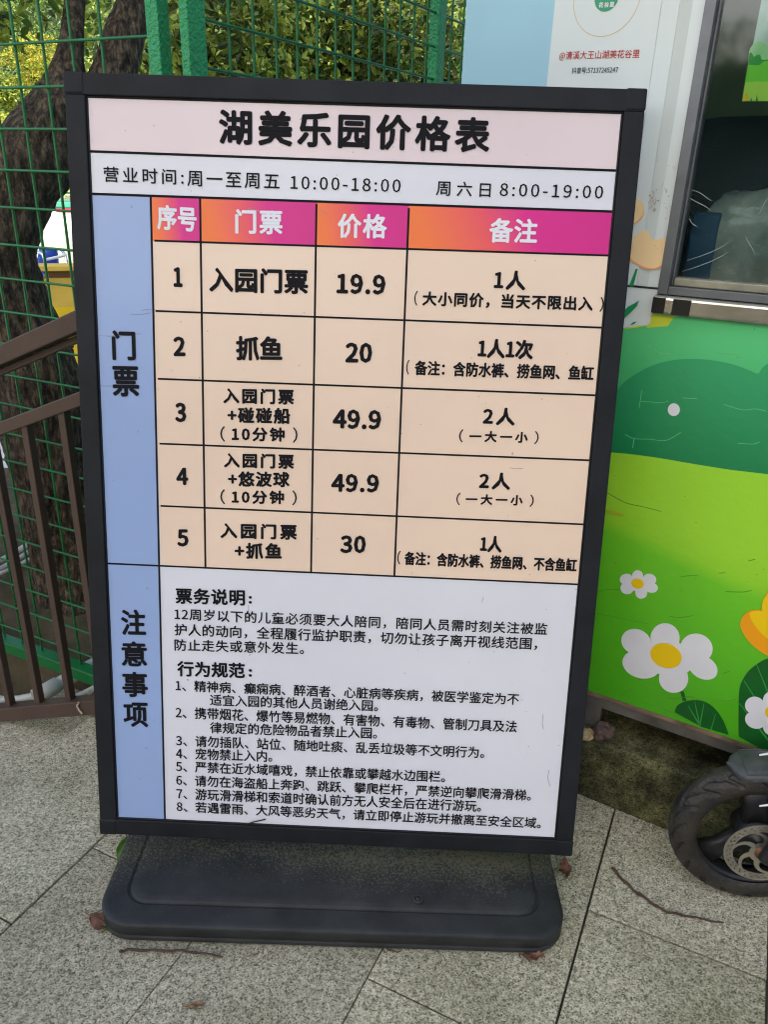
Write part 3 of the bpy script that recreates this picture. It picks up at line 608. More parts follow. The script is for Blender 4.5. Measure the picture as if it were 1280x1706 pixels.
# peach flowers on the pillar
pf = decal('peach_flower', [[z5(*p) for p in smooth([(250, 590), (300, 580), (345, 600), (368, 640), (362, 690), (335, 725), (290, 755), (250, 770)], 5)], [z5(*p) for p in smooth([(240, 940), (285, 850), (330, 805), (365, 790), (395, 800), (412, 840), (455, 850), (500, 838), (520, 930), (488, 1015), (440, 1037), (385, 1036), (330, 1010), (270, 970)], 5, True)]], M_peach, .0024, bt)
decal('petal_edge', [[z5(*p) for p in smooth([(275, 965), (330, 1005), (385, 1028), (440, 1030), (485, 1008), (480, 1022), (440, 1040), (380, 1040), (325, 1015), (268, 980)], 4, True)], [z5(*p) for p in smooth([(366, 655), (358, 690), (332, 722), (296, 745), (290, 757), (338, 728), (366, 690)], 4, True)]], M_peach2, .0029, pf)
decal('printed_stem', [[z5(312, 1040), z5(326, 1036), z5(296, 1152), z5(268, 1150)]], M_grn, .0024, bt)
decal('printed_stem', [[z5(*p) for p in ((232, 1310), (262, 1282), (300, 1262), (334, 1242), (318, 1280), (280, 1318), (232, 1362))], [z5(*p) for p in ((272, 1402), (295, 1382), (320, 1378), (300, 1394))]], M_grn, .0014, bt)
# stains and film creases
M_cr1 = mat('crease on hills', paint(96, 180, 120), .4); M_cr2 = mat('crease on meadow', paint(70, 130, 30), .4)
M_stain = mat('brown stain', (.30, .20, .11), .8, var=.6, vscale=60, col2=(.50, .46, .38)); rs = random.Random(5); P = []
for (x, y, n_, sx1, sy1, r_) in ((1089, 336, 34, 4, 9, 1.5), (1113, 322, 6, 3, 3, 1.2), (1125, 279, 8, 4, 2.5, .9), (1112, 348, 8, 2, 6, .7), (1106, 308, 5, 4, 2, .7), (1100, 408, 4, 5, 3, .7), (1105, 220, 6, 12, 40, .5), (1085, 250, 6, 10, 40, .5)):
    for _ in range(n_): P.append(ell(x+rs.gauss(0, sx1), y+rs.gauss(0, sy1), r_*rs.uniform(.4, 1.5), r_*rs.uniform(.3, 1.1), rs.uniform(0, 180), 8))
mb = MB()
for i, p in enumerate(P): mb.face([BP(*bsz(*q), .0034+i*1e-5) for q in p][::-1])
struct(mb.build('brown_stain', M_stain, bt, shade=False), 'stuff')
mb = MB()
for pl in ([z6(*q) for q in ((470, 55), (540, 105), (610, 112))], [z6(*q) for q in ((925, 100), (1000, 112), (1100, 118))], [z6(*q) for q in ((428, 350), (412, 460))], [z6(*q) for q in ((420, 420), (500, 425), (560, 428), (600, 418))], [z6(*q) for q in ((690, 398), (740, 400), (785, 402))],
           [z6(*q) for q in ((320, 632), (378, 660), (480, 664), (585, 672), (680, 620))], [z6(*q) for q in ((378, 660), (370, 720))], [z6(*q) for q in ((960, 440), (1080, 475), (1160, 468), (1235, 484))], [z6(*q) for q in ((1050, 690), (1150, 695), (1190, 680))]):
    mb = MB(); mb.tube([BP(*bsz(*q), .0016) for q in smooth(pl, 4)], .0008, 5); mb.build('film_crease', M_cr1, ph)
mb = MB()
for pl in ([z6(*q) for q in ((200, 1005), (260, 1040), (330, 1075), (420, 1095), (490, 1112), (555, 1130))], [z7(*q) for q in ((130, 482), (250, 505), (400, 538), (490, 553))], [z7(*q) for q in ((100, 795), (330, 850), (430, 935), (530, 990), (600, 1045), (660, 1050), (780, 1040), (860, 1090))],
           [z7(*q) for q in ((620, 500), (700, 512), (790, 495))], [z7(*q) for q in ((700, 240), (750, 232), (815, 228))], [z7(*q) for q in ((1000, 338), (1120, 340), (1175, 328))], [z7(*q) for q in ((140, 345), (215, 325), (300, 328))], [z7(*q) for q in ((930, 1045), (1010, 1068), (1070, 1050))],
           [z7(*q) for q in ((300, 1035), (350, 1000), (410, 1000))], [z7(*q) for q in ((470, 1070), (560, 1105), (650, 1150))], [z7(*q) for q in ((985, 885), (1030, 865))], [z7(*q) for q in ((955, 216), (1000, 212))], [z7(*q) for q in ((1150, 135), (1200, 122))]):
    mb = MB(); mb.tube([BP(*bsz(*q), .0026) for q in smooth(pl, 4)], .0008, 5); mb.build('film_crease', M_cr2, ml)
# steel bottom channel, lip, feet
zb0, zb1 = Z0-.030, Z0
mb = MB(); mb.obox(BP(S_R/2+.005, (zb0+zb1)/2-.001, -.012), b_s*(S_R/2-.01), e_z*.0155, b_n*.0125); mb.build('bottom_channel', M_steel, bt, bevel=.002)
mb = MB(); mb.obox(BP(S_R/2+.1, Z0-.001, .003), b_s*(S_R/2-.1), e_z*.004, b_n*.004); mb.build('rusty_lip', M_rust, bt, bevel=.001)
for s_ in (.445-.02, 1.2, S_R-.1):
    pass
s_ft = bsz(982, 1200)[0]
for s_ in (s_ft, S_R-.1):
    mb = MB(); mb.obox(BP(s_, (PLZ+zb0)/2, -.03), b_s*.02, e_z*(zb0-PLZ)/2, b_n*.02); mb.build('foot', M_steel, bt, bevel=.002)
mb = MB(); mb.obox(BP(S_R/2, (PLZ+zb0)/2, -.5), b_s*(S_R/2-.02), e_z*(zb0-PLZ)/2-e_z*.001, b_n*.012); mb.build('void_shade_board', M_dark, bt)  # dark sheet put in for the shade in the void under the booth
# plinth of the booth
mb = MB(); ps0 = -.10
cs_ = [BP(ps0, 0, .030), BP(S_R+.2, 0, .030), BP(S_R+.2, 0, -Dp-.1), BP(ps0, 0, -Dp-.1)]
mb.prism([c_+e_z*-.02 for c_ in cs_][::-1], e_z*(PLZ+.02)); 
pl_ = mb.build('granite_plinth', M_moss, bevel=.008, seg=3, weld=True); tag(pl_, 'mossy dark granite plinth carrying the ticket booth', 'plinth')
# window
M_alu = mat('grey aluminium', (.16, .17, .175), .38, metal=.6, var=.15, vscale=20); M_sill = mat('worn steel sill', (.42, .41, .36), .22, metal=.85, var=.25, vscale=12, bump=.08, bscale=20)
mb = MB(); fwid = .016
def wbox(mb, s0, s1, z0, z1, o0, o1, mi=0): mb.obox(BP((s0+s1)/2, (z0+z1)/2, (o0+o1)/2), b_s*(s1-s0)/2, e_z*(z1-z0)/2, b_n*(o1-o0)/2, mi)
zs0 = bsz(1095, 522)[1]; zs1 = bsz(1098, 489)[1]; zt = bsz(1110, 462)[1]
wbox(mb, S_W0, S_W0+fwid, zs1, ZW1, -.04, .006); wbox(mb, S_W1-fwid, S_W1, zs1, ZW1, -.04, .006); wbox(mb, S_W0+fwid, S_W1-fwid, ZW1-.03, ZW1, -.04, .005)
wbox(mb, S_W0+fwid, S_W1-fwid, zs1, zs1+.013, -.04, .004); wbox(mb, S_W0+fwid, S_W0+fwid+.004, zs1+.013, ZW1-.03, -.04, -.012)
wf = mb.build('window_frame', M_alu, bt, bevel=.0012)
mb = MB(); wbox(mb, S_W0+fwid+.005, S_W1-fwid-.005, zs1+.0135, zt, -.036, -.006); mb.build('sliding_track', mat('track aluminium', (.36, .35, .27), .3, metal=.5, var=.2, vscale=30), wf, bevel=.002)
mb = MB(); wbox(mb, S_W0-.004, S_W1, zs0, zs1-.001, -.03, .018); mb.build('window_sill', M_sill, bt, bevel=.006, seg=3)
mb = MB(); 
for (sa, sb) in ((S_W0-.002, S_W0+.018), (S_W0+.030, S_W0+.058)): wbox(mb, sa, sb, zs0+.003, zs1-.004, .0185, .0192)
mb.build('sill_reflection', mat('dark reflection strip', (.015, .014, .012), .3), bt)  # dark reflections on the shiny sill, painted as black strips
M_glass = bpy.data.materials.new('window glass'); M_glass.use_nodes = True
N = M_glass.node_tree.nodes; L = M_glass.node_tree.links; tr = N.new('ShaderNodeBsdfTransparent'); tr.inputs[0].default_value = (.86, .92, .90, 1); gl = N.new('ShaderNodeBsdfGlossy'); gl.inputs[1].default_value = .05
fr_ = N.new('ShaderNodeFresnel'); fr_.inputs[0].default_value = 1.5; mx = N.new('ShaderNodeMixShader'); L.new(math_node(N, L, 'MULTIPLY', fr_.outputs[0], 1.1), mx.inputs[0]); L.new(tr.outputs[0], mx.inputs[1]); L.new(gl.outputs[0], mx.inputs[2]); L.new(mx.outputs[0], N['Material Output'].inputs[0])
mb = MB(); wbox(mb, S_W0+fwid, S_W1-fwid, zt-.004, ZW1-.028, -.024, -.020); mb.build('window_glass', M_glass, wf)
# poster hanging inside the glass
M_sky = gradmat('poster sky print', [(0, paint(205, 228, 235, 1.)), (1, paint(150, 205, 225, 1.))], zc(1250, 80), zc(1270, -60))
GO = -.0265
def inner(px, py, o=GO):
    q = onv(px, py, B0+b_n*o, BAZ)-corner; return q@b_s, q[2]
def ipoly(name, polys, m, o, par, th=.0006):
    mb = MB()
    for poly in polys:
        q = [BP(*inner(*p), o) for p in poly]; a = 0.
        for i in range(len(q)):
            d1, d2 = q[i]-corner, q[(i+1) % len(q)]-corner; a += (d1@b_s)*d2[2]-(d2@b_s)*d1[2]
        if a < 0: q = q[::-1]
        mb.prism(q, b_n*th)
    return mb.build(name, m, par, shade=False)
zz = lambda x, y: (1130+x/6.56, y/6.56)
wpst = thing('window_poster', BP(S_W0+.2, 1.5, GO), 'bright meadow poster with blue sky hanging behind the booth window glass', 'poster')
sl_, zb_ = inner(*zz(705, 1110)); mb = MB(); wbox(mb, sl_, sl_+.42, zb_, zb_+.62, GO-.0016, GO-.001); mb.build('sheet', M_sky, wpst)
ipoly('far_hill', [[zz(*p) for p in smooth([(780, 560), (810, 500), (850, 465), (900, 452), (945, 470), (990, 500), (1060, 470), (1150, 460)], 4)]+[zz(1150, 800), zz(760, 800)]], mat('mint print', paint(168, 226, 170, 1.1), .5), GO-.0009, wpst)
ipoly('printed_bush', [[zz(*p) for p in smooth([(772, 720), (786, 590), (810, 580), (835, 620), (870, 598), (905, 605), (920, 650), (980, 652), (1060, 640)], 4)]+[zz(1060, 800), zz(760, 800)]], mat('bush print', paint(50, 168, 74, 1.1), .5), GO-.0002, wpst)
ipoly('printed_grass', [[zz(*p) for p in smooth([(768, 708), (830, 712), (895, 712), (930, 680), (990, 664), (1150, 650)], 4)]+[zz(1150, 1108), zz(704, 1108)]], mat('grass print', paint(120, 214, 62, 1.15), .5), GO+.0005, wpst)
ipoly('grass_band', [[zz(742, 905), zz(850, 892), zz(1150, 895), zz(1150, 1106), zz(706, 1106)]], mat('pale grass print', paint(176, 230, 90, 1.15), .5), GO+.0012, wpst)
ipoly('yellow_tulip', [[zz(*p) for p in smooth([(722, 1104), (738, 1030), (752, 1016), (775, 1060), (776, 1104)], 4)]], M_yel, GO+.0019, wpst)
ipoly('grass_blade', [[zz(858, 1104), zz(868, 1030), zz(880, 1104)], [zz(795, 1104), zz(806, 1060), zz(815, 1104)]], M_grn, GO+.0019, wpst)
# things inside the booth, behind the glass
M_leath = mat('dark leather', (.030, .046, .058), .36, spec=.5, bump=.35, bscale=420)
def soft_slab(c, ax, ay, az_, n=20, pw=4.):
    """rounded cushion: superellipsoid"""
    c, ax, ay, az_ = map(np.array, (c, ax, ay, az_)); R = []
    f = lambda t, e: math.copysign(abs(t)**e, t)
    for i in range(n+1):
        ph_ = -PI/2+PI*i/n; R.append([c+ax*f(math.cos(ph_), 2/pw)*f(math.cos(2*PI*j/40), 2/pw)+ay*f(math.cos(ph_), 2/pw)*f(math.sin(2*PI*j/40), 2/pw)+az_*f(math.sin(ph_), 2/pw) for j in range(40)])
    return R
chc = BP(*inner(1225, 260, -.25)[:2], -.25); chc_z = chc[2]
ch = thing('office_chair', (chc[0], chc[1], Z0+.06), 'dark leather office chair inside the booth behind the window', 'chair')
cup = e_z*.97+b_n*-.2; cup /= np.linalg.norm(cup); cfw = np.cross(b_s, cup)
top_z = inner(1225, 197, -.25)[1]
bc_ = BP(inner(1225, 260, -.25)[0]+.06, top_z-.16, -.25)
mb = MB(); mb.rings(soft_slab(bc_, b_s*.22, cfw*.05, cup*.165)); mb.build('backrest', M_leath, ch)
mb = MB(); mb.rings(soft_slab(bc_-e_z*.27-b_n*.26, b_s*.24, b_n*.24, e_z*.05)); mb.build('seat', M_leath, ch)
mb = MB(); mb.tube([bc_-e_z*.33-b_n*.26, np.array([*(bc_-b_n*.26)[:2], Z0+.12])], .025, 10)
for k in range(5):
    a = 2*PI*k/5; q = bc_-b_n*.26; mb.tube([(q[0], q[1], Z0+.13), (q[0]+.25*math.cos(a), q[1]+.25*math.sin(a), Z0+.085)], .018, 8)
mb.build('pedestal', M_dark, ch)
cnt = MB(); wbox(cnt, S_W0+.03, S_W1-.03, zs1-.06, zs1-.03, -.34, -.05); ct = cnt.build('ticket_counter', mat('grey counter', (.22, .24, .25), .45, var=.15, vscale=10)); tag(ct, 'grey ticket counter inside the booth under the window', 'counter')
sA, zA = inner(1190, 322, -.14); zB = zs1-.029
bgc = BP(sA+.085, (zA+zB)/2+.004, -.15); R = soft_slab((0, 0, 0), b_s*.085, b_n*.05, e_z*((zA-zB)/2), 40, 5.)
R = [[bgc+np.array(p)*(1+.10*noise.noise(Vector(np.array(p)*22))+.05*noise.noise(Vector(np.array(p)*60))) for p in r] for r in R]
mb = MB(); mb.rings(R); tag(mb.build('stand_in_bag', mat('grey stand-in bag', (.40, .43, .41), .28, spec=.6, var=.35, vscale=16, bump=.5, bscale=22, col2=(.15, .20, .20))), 'crumpled grey stand-in bag added behind the booth window glass in place of a reflection', 'bag')  # crumpled shape added in place of blurred reflections in the glass
mb = MB(); sC = inner(1155, 400, -.14)[0]; wbox(mb, sC, sC+.045, zs1-.029, inner(1160, 352, -.14)[1], -.20, -.10); tag(mb.build('blue_folder', mat('blue folder', (.035, .10, .19), .5), bevel=.003), 'dark blue folder upright beside the grey stand-in bag in the booth window', 'folder')
# crinkled clear film on the glass
M_wrk = mat('clear film wrinkle', (.30, .36, .36), .10, spec=.8)
mb = MB()
for pl in ([(660, 525), (720, 545), (770, 580), (800, 600)], [(640, 570), (700, 605), (760, 635), (800, 665)], [(640, 985), (760, 945), (850, 905), (915, 865)], [(610, 1055), (720, 1020), (830, 975), (910, 930)], [(655, 710), (675, 745), (705, 765)], [(1100, 690), (1130, 640), (1150, 600), (1163, 580)], [(1020, 830), (1040, 870), (1070, 920), (1078, 950)]):
    q = [BP(*inner(*z5(*p), -.0195), -.0192) for p in smooth(pl, 4)]; mb = MB(); mb.tube(q, [.0002+.0004*math.sin(PI*i/(len(q)-1)) for i in range(len(q))], 6); mb.build('film_wrinkle', M_wrk, wf)

# ================================================================== GREEN MESH FENCES
KF = 1.07
M_green = mat('green coated steel', paint(16, 112, 56, .8), .38, spec=.5, var=.12, vscale=20, bump=.05, bscale=80)
M_gpost = bpy.data.materials.new('hammered green post'); M_gpost.use_nodes = True
N = M_gpost.node_tree.nodes; L = M_gpost.node_tree.links; b = N['Principled BSDF']; b.inputs['Base Color'].default_value = paint(26, 140, 84); b.inputs['Roughness'].default_value = .30; tc = N.new('ShaderNodeTexCoord')
vn = noise_node(N, L, tc.outputs['Object'], 150, 2); bp = N.new('ShaderNodeBump'); bp.inputs['Strength'].default_value = .9; bp.inputs['Distance'].default_value = .006; L.new(vn, bp.inputs['Height']); L.new(bp.outputs[0], b.inputs['Normal'])
FA = -65.0; FP = CAM+KF*(gnd(13, 1100)-CAM); f_l = azv(FA); f_n = -azv(FA+90)
def fx(px, py): q = onv(px, py, FP, FA)-FP; return q@f_l, q[2]+FP[2]
def FPt(l, z, o=0.): return np.array([*(FP[:2]), 0])+f_l*l+e_z*z+f_n*o
FH = 1.86
lw0 = fx(11, 0)[0]; stp = .0676*KF; zrail = fx(60, 1098)[1]
lpost = fx(264, 60)[0]
fl = thing('mesh_fence', FPt(0, zrail), 'green welded mesh fence along the steps, in front of the leaning tree trunk', 'fence')
mb = MB()
zs_ = [EYE+(z-EYE)*KF for z in (1.402, 1.3345, 1.267, 1.197, 1.131, 1.061, .995)]; dz = (zs_[0]-zs_[-1])/6
hz = [zs_[0]+dz*k for k in range(6, 0, -1)]+zs_+[zs_[-1]-dz*k for k in range(1, 15)]
for i in range(-3, 34):
    l = lw0+stp*i*1.0
    if i > 30 or l < lpost+.015: continue
    jx = random.uniform(-.0025, .0025); mb.tube([FPt(l+jx, zrail+.03, -.004), FPt(l+jx*.3, .9, -.004), FPt(l-jx*.5, FH, -.004)], .0029, 7)
lmax = lw0+stp*30
for z in hz:
    if z > zrail+.045 and z < FH: mb.tube([FPt(lpost+.012, z, .003), FPt((lpost+lmax)/2, z+random.uniform(-.002, .002), .003), FPt(lmax, z, .003)], .0027, 7)
mb.build('wire_mesh', M_green, fl)
mb = MB(); mb.obox(FPt(lpost, (FH+zrail)/2, 0), f_l*.0135, e_z*(FH-zrail)/2, f_n*.015); mb.build('post', M_gpost, fl, bevel=.002)
mb = MB(); mb.obox(FPt(lmax+.02, (FH+zrail)/2, 0), f_l*.0135, e_z*(FH-zrail)/2+e_z*.01, f_n*.015); mb.build('post', M_gpost, fl, bevel=.002)
mb = MB(); mb.bar(FPt(lpost+.0145, zrail+.016), FPt(lmax, zrail+.016), f_n, .036, .036); mb.build('bottom_rail', M_green, fl, bevel=.003)
mb = MB(); mb.bar(FPt(lpost-.01, FH+.0155), FPt(lmax+.03, FH+.0155), f_n, .03, .028); mb.build('top_rail', M_green, fl, bevel=.003)
# fence running away behind the booth
GA = 30.0; GP = onv(322, 60, FP, FA); g_l = azv(GA); g_n = azv(GA+90)
def gx(px, py): q = onv(px, py, GP, GA)-GP; return q@g_l, q[2]+GP[2]
def GPt(l, z, o=0.): return np.array([*(GP[:2]), 0])+g_l*l+e_z*z+g_n*o
fr2 = thing('mesh_fence', GPt(0, 0), 'green welded mesh fence running back behind the ticket booth', 'fence')
zz0 = gx(461, 64.5)[1]; zz1 = gx(640, 38)[1]
mb = MB(); gxs = [384, 424.5, 461, 497, 528, 557, 587, 612.5, 639.4, 665.2, 687.5, 711]
l0, l1 = gx(384, 47)[0], gx(711, 123)[0]; gst = (l1-l0)/11; LM = l0+gst*32
lp2 = gx(729, 60)[0]; lpo = 0.008
for i in range(0, 33):
    l = l0+gst*i
    if abs(l-lp2) < .02: continue
    mb.tube([GPt(l, -.05, -.004), GPt(l+random.uniform(-.002, .002), 1., -.004), GPt(l, FH, -.004)], .0029, 7)
dzz = gx(640, 38)[1]; dzz = .0676*KF
for k in range(-19, 7):
    z = zz0+dzz*k
    if -.03 < z < FH: mb.tube([GPt(lpo, z, .003), GPt(LM/2, z+random.uniform(-.002, .002), .003), GPt(LM, z, .003)], .0029, 7)
mb.build('wire_mesh', M_green, fr2)
mb = MB(); mb.obox(GPt(0, FH/2-.03), g_l*.022, e_z*(FH/2+.03), g_n*.0095); mb.build('post', M_gpost, fr2, bevel=.002)
mb = MB(); mb.obox(GPt(lp2, FH/2-.03), g_l*.020, e_z*(FH/2+.03), g_n*.014); mb.build('post', M_gpost, fr2, bevel=.002)
mb = MB(); mb.bar(GPt(.0225, -.04), GPt(LM, -.04), g_n, .03, .03); mb.build('bottom_rail', M_green, fr2, bevel=.003)

# ================================================================== BROWN STAIR RAILING
RA = -67.0; RP = gnd(153, 1189); r_l = azv(RA); r_n = -azv(RA+90); SL = .41
def rx(px, py): q = onv(px, py, RP, RA)-RP; return q@r_l, q[2]
def RPt(l, z, o=0.): return RP+r_l*l+e_z*(z-SL*l)+r_n*o
M_brown = mat('brown coated steel', paint(68, 53, 48), .42, spec=.4, var=.10, vscale=10, bump=.08, bscale=90)
rl = thing('stair_railing', RPt(0, 0), 'brown metal stair railing sloping down beside the granite steps', 'railing')
def zat(px, py): l, z = rx(px, py); return z+SL*l
Lr0, Lr1 = -.24, 1.75
dirr = (RPt(1, 0)-RPt(0, 0))/np.linalg.norm(RPt(1, 0)-RPt(0, 0))
zt_t, zt_b = (zat(0, 575)+zat(130, 521))/2, (zat(0, 610)+zat(130, 557))/2
zm_t, zm_b = (zat(0, 703)+zat(133, 652))/2, (zat(0, 727)+zat(134, 676))/2
zb_t, zb_b = (zat(0, 1177)+zat(155, 1160))/2, (zat(0, 1199)+zat(155, 1184))/2
def rail(name, zt_, zb2, dep, o=0.):
    mb = MB(); mb.bar(RPt(Lr0, (zt_+zb2)/2, o), RPt(Lr1, (zt_+zb2)/2, o), r_n, dep, (zt_-zb2)/math.sqrt(1+SL*SL)*1.0); return mb.build(name, M_brown, rl, bevel=.0025)
tr_ = rail('top_rail', zt_t, zt_b, .038, 0.004)
rail('under_strip', zt_b-.001, zt_b-.016, .012, -.012)
rail('middle_rail', zm_t, zm_b, .026); rail('bottom_rail', zb_t, zb_b, .034)
lb1, lb2 = rx(46, 712)[0], rx(108, 692)[0]; sp_b = lb1-lb2
for k in range(-2, 16):
    l = lb2+sp_b*k+.002; a = RPt(l, zb_t-.006); q = RPt(l, zm_b+.004)
    if l < Lr0+.01 or l > Lr1-.02: continue
    mb = MB(); mb.obox((a+q)/2, r_l*.0088, r_n*.0088, e_z*(q[2]-a[2])/2); mb.build('baluster', M_brown, rl, bevel=.0015)
for l in (Lr0+.004, Lr1-.02):
    mb = MB(); a, q = RPt(l, zb_b-.02, -.002), RPt(l, zt_b-.002, -.002); mb.obox((a+q)/2, r_l*.019, r_n*.0165, e_z*(q[2]-a[2])/2); mb.build('newel_post', M_brown, rl, bevel=.002)

# ================================================================== PIPES AND HOSES ON THE SOIL
M_pvc = mat('grey white pvc', (.50, .52, .48), .45, var=.18, vscale=14, bump=.05, bscale=60)
def up(p, z): p = np.array(p); p[2] = z; return p
pa, pb_, pc = gnd(60, 1160, -.06), gnd(90, 1143, -.055), gnd(190, 1088, -.045)
pp = thing('drain_pipe', pa, 'thick grey white drain pipe with a collar lying behind the brown railing', 'pipe')
pd = (pc-pa)/np.linalg.norm(pc-pa); pe = pc+pd*.3; pa2 = pa+pd*.0
mb = MB(); mb.tube([pa2, pe], .0185, 18); mb.build('pipe_body', M_pvc, pp)
q = gnd(78, 1150, -.056); mb = MB(); mb.tube([q-pd*.035, q-pd*.034, q+pd*.03, q+pd*.031], [.019, .0215, .0215, .019], 18); mb.build('collar', M_pvc, pp)
mb = MB(); mb.tube([gnd(-40, 1168, -.13), gnd(30, 1166, -.12), gnd(64, 1159, -.10)], .012, 12); tag(mb.build('thin_pipe', M_pvc), 'thin dirty white pipe at the image edge behind the bottom rail of the railing', 'pipe')
mb = MB(); mb.tube([gnd(125, 1164, -.06), gnd(160, 1146, -.05), gnd(230, 1105, -.05)], .010, 12); tag(mb.build('thin_pipe', M_pvc), 'thin white pipe beside the thick drain pipe near the board', 'pipe')
M_cab = mat('beige cable', (.42, .36, .27), .6)
rc = [RPt(-.005, zb_t+.028, .0215), RPt(.055, zb_t+.004, .0215), RPt(.058, zb_t-.02, .0215), RPt(.038, zb_b+.006, .0215)]
mb = MB(); mb.tube([gnd(156, 1151, .01), gnd(140, 1165, .01)]+[onv(*p, RP, RA, .020) for p in ((130, 1171), (128, 1176), (132, 1184), (137, 1189))], .0028, 7); tag(mb.build('beige_cable', M_cab), 'beige cable bent over the bottom rail of the brown railing', 'cable')
M_hose = mat('old white hose', (.46, .43, .36), .6, var=.25, vscale=20)
for nm, pts, r_, lab in (('a', [(-30, 948), (0, 935), (40, 912), (72, 884), (110, 862)], .011, 'pale hose on the soil crest, uppermost of the three behind the railing'), ('b', [(-30, 962), (0, 948), (45, 922), (76, 898), (120, 876)], .009, 'pale hose on the soil crest, middle one of the three behind the railing'), ('c', [(-30, 968), (10, 952), (50, 932), (80, 912), (115, 905)], .008, 'pale hose on the soil crest, lowest of the three behind the railing')):
    mb = MB(); mb.tube([gnd(x, y, .02) for x, y in smooth(pts, 3)], r_, 9); tag(mb.build('garden_hose', M_hose), lab, 'hose', 'pale hoses lying on the soil crest')

# ================================================================== TREES
M_bark = bpy.data.materials.new('tree bark'); M_bark.use_nodes = True
N = M_bark.node_tree.nodes; L = M_bark.node_tree.links; b = N['Principled BSDF']; tc = N.new('ShaderNodeTexCoord'); mp = N.new('ShaderNodeMapping'); mp.inputs['Scale'].default_value = (1, 1, .32); mp.inputs['Rotation'].default_value = (0, rad(-18), 0); L.new(tc.outputs['Object'], mp.inputs[0])
n1 = noise_node(N, L, mp.outputs[0], 70, 9, .72); n2 = noise_node(N, L, mp.outputs[0], 7, 4)
c1 = ramp(N, L, n1, [(.38, (.012, .009, .006)), (.5, (.085, .060, .040)), (.62, (.26, .195, .13))]); c2 = ramp(N, L, n2, [(.35, (.7, .68, .62)), (.65, (1.1, 1.1, 1.0))])
L.new(mixc(N, L, 1., c1.outputs[0], c2.outputs[0], 'MULTIPLY'), b.inputs['Base Color']); b.inputs['Roughness'].default_value = .95; bp = N.new('ShaderNodeBump'); bp.inputs['Strength'].default_value = 1.; bp.inputs['Distance'].default_value = .022; L.new(n1, bp.inputs['Height']); L.new(bp.outputs[0], b.inputs['Normal'])
LM_y = leafmat('yellow green leaf', (.34, .41, .05), .5); LM_m = leafmat('mid green leaf', (.11, .20, .032), .5); LM_d = leafmat('dark green leaf', (.045, .07, .016), .3); LM_o = leafmat('olive leaf', (.16, .175, .035), .5); LM_b = leafmat('bright leaf', (.52, .62, .13), .5)
NEAR = [LM_y, LM_m, LM_d, LM_o, LM_b]
def leaf(mb, p, ln, wd, mi, rng):
    d = Vector((rng.gauss(0, 1), rng.gauss(0, 1), rng.gauss(-.35, .8))).normalized(); s = d.orthogonal().normalized(); s = Matrix.Rotation(rng.uniform(0, 6.28), 3, d) @ s; n = d.cross(s)
    p = Vector(p); a = p; m1 = p+d*ln*.35; m2 = p+d*ln*.72; t = p+d*ln-n*ln*.12; k = n*wd*.22
    V = [a, m1+s*wd*.5+k, m2+s*wd*.38+k, t, m2-s*wd*.38+k, m1-s*wd*.5+k, m1, m2]
    i = len(mb.v); mb.v += [tuple(q) for q in V]
    for f in ((0, 1, 6), (1, 2, 7, 6), (2, 3, 7), (0, 6, 5), (6, 7, 4, 5), (7, 3, 4)):
        mb.f.append(tuple(j+i for j in f)); mb.m.append(mi); mb.sm.append(False)
def card_leaf(mb, p, ln, mi, rng):
    d = Vector((rng.gauss(0, 1), rng.gauss(0, 1), rng.gauss(0, .7))).normalized(); s = d.orthogonal().normalized(); s = Matrix.Rotation(rng.uniform(0, 6.28), 3, d) @ s; p = Vector(p); w_ = ln*rng.uniform(.3, .55); n = d.cross(s)*ln*.15
    i = len(mb.v); mb.v += [tuple(p-d*ln*.5), tuple(p+s*w_*.5+n), tuple(p+d*ln*.5), tuple(p-s*w_*.5+n)]
    mb.f += [(i, i+1, i+2), (i, i+2, i+3)]; mb.m += [mi, mi]; mb.sm += [False, False]
def pick(rng, wts):
    t = rng.random()*sum(wts)
    for i, w_ in enumerate(wts):
        t -= w_
        if t <= 0: return i
    return 0
def clump_leaves(mb, c, r, n, size, rng, wts, full=True):
    for _ in range(n):
        while True:
            q = np.array([rng.uniform(-1, 1) for _ in range(3)])
            if q@q < 1: break
        q = q*np.array(r) if hasattr(r, '__len__') else q*r
        p = np.array(c)+q; sz = size*rng.uniform(.6, 1.3); mi = pick(rng, wts)
        if full: leaf(mb, p, sz, sz*rng.uniform(.36, .5), mi, rng)
        else: card_leaf(mb, p, sz, mi, rng)
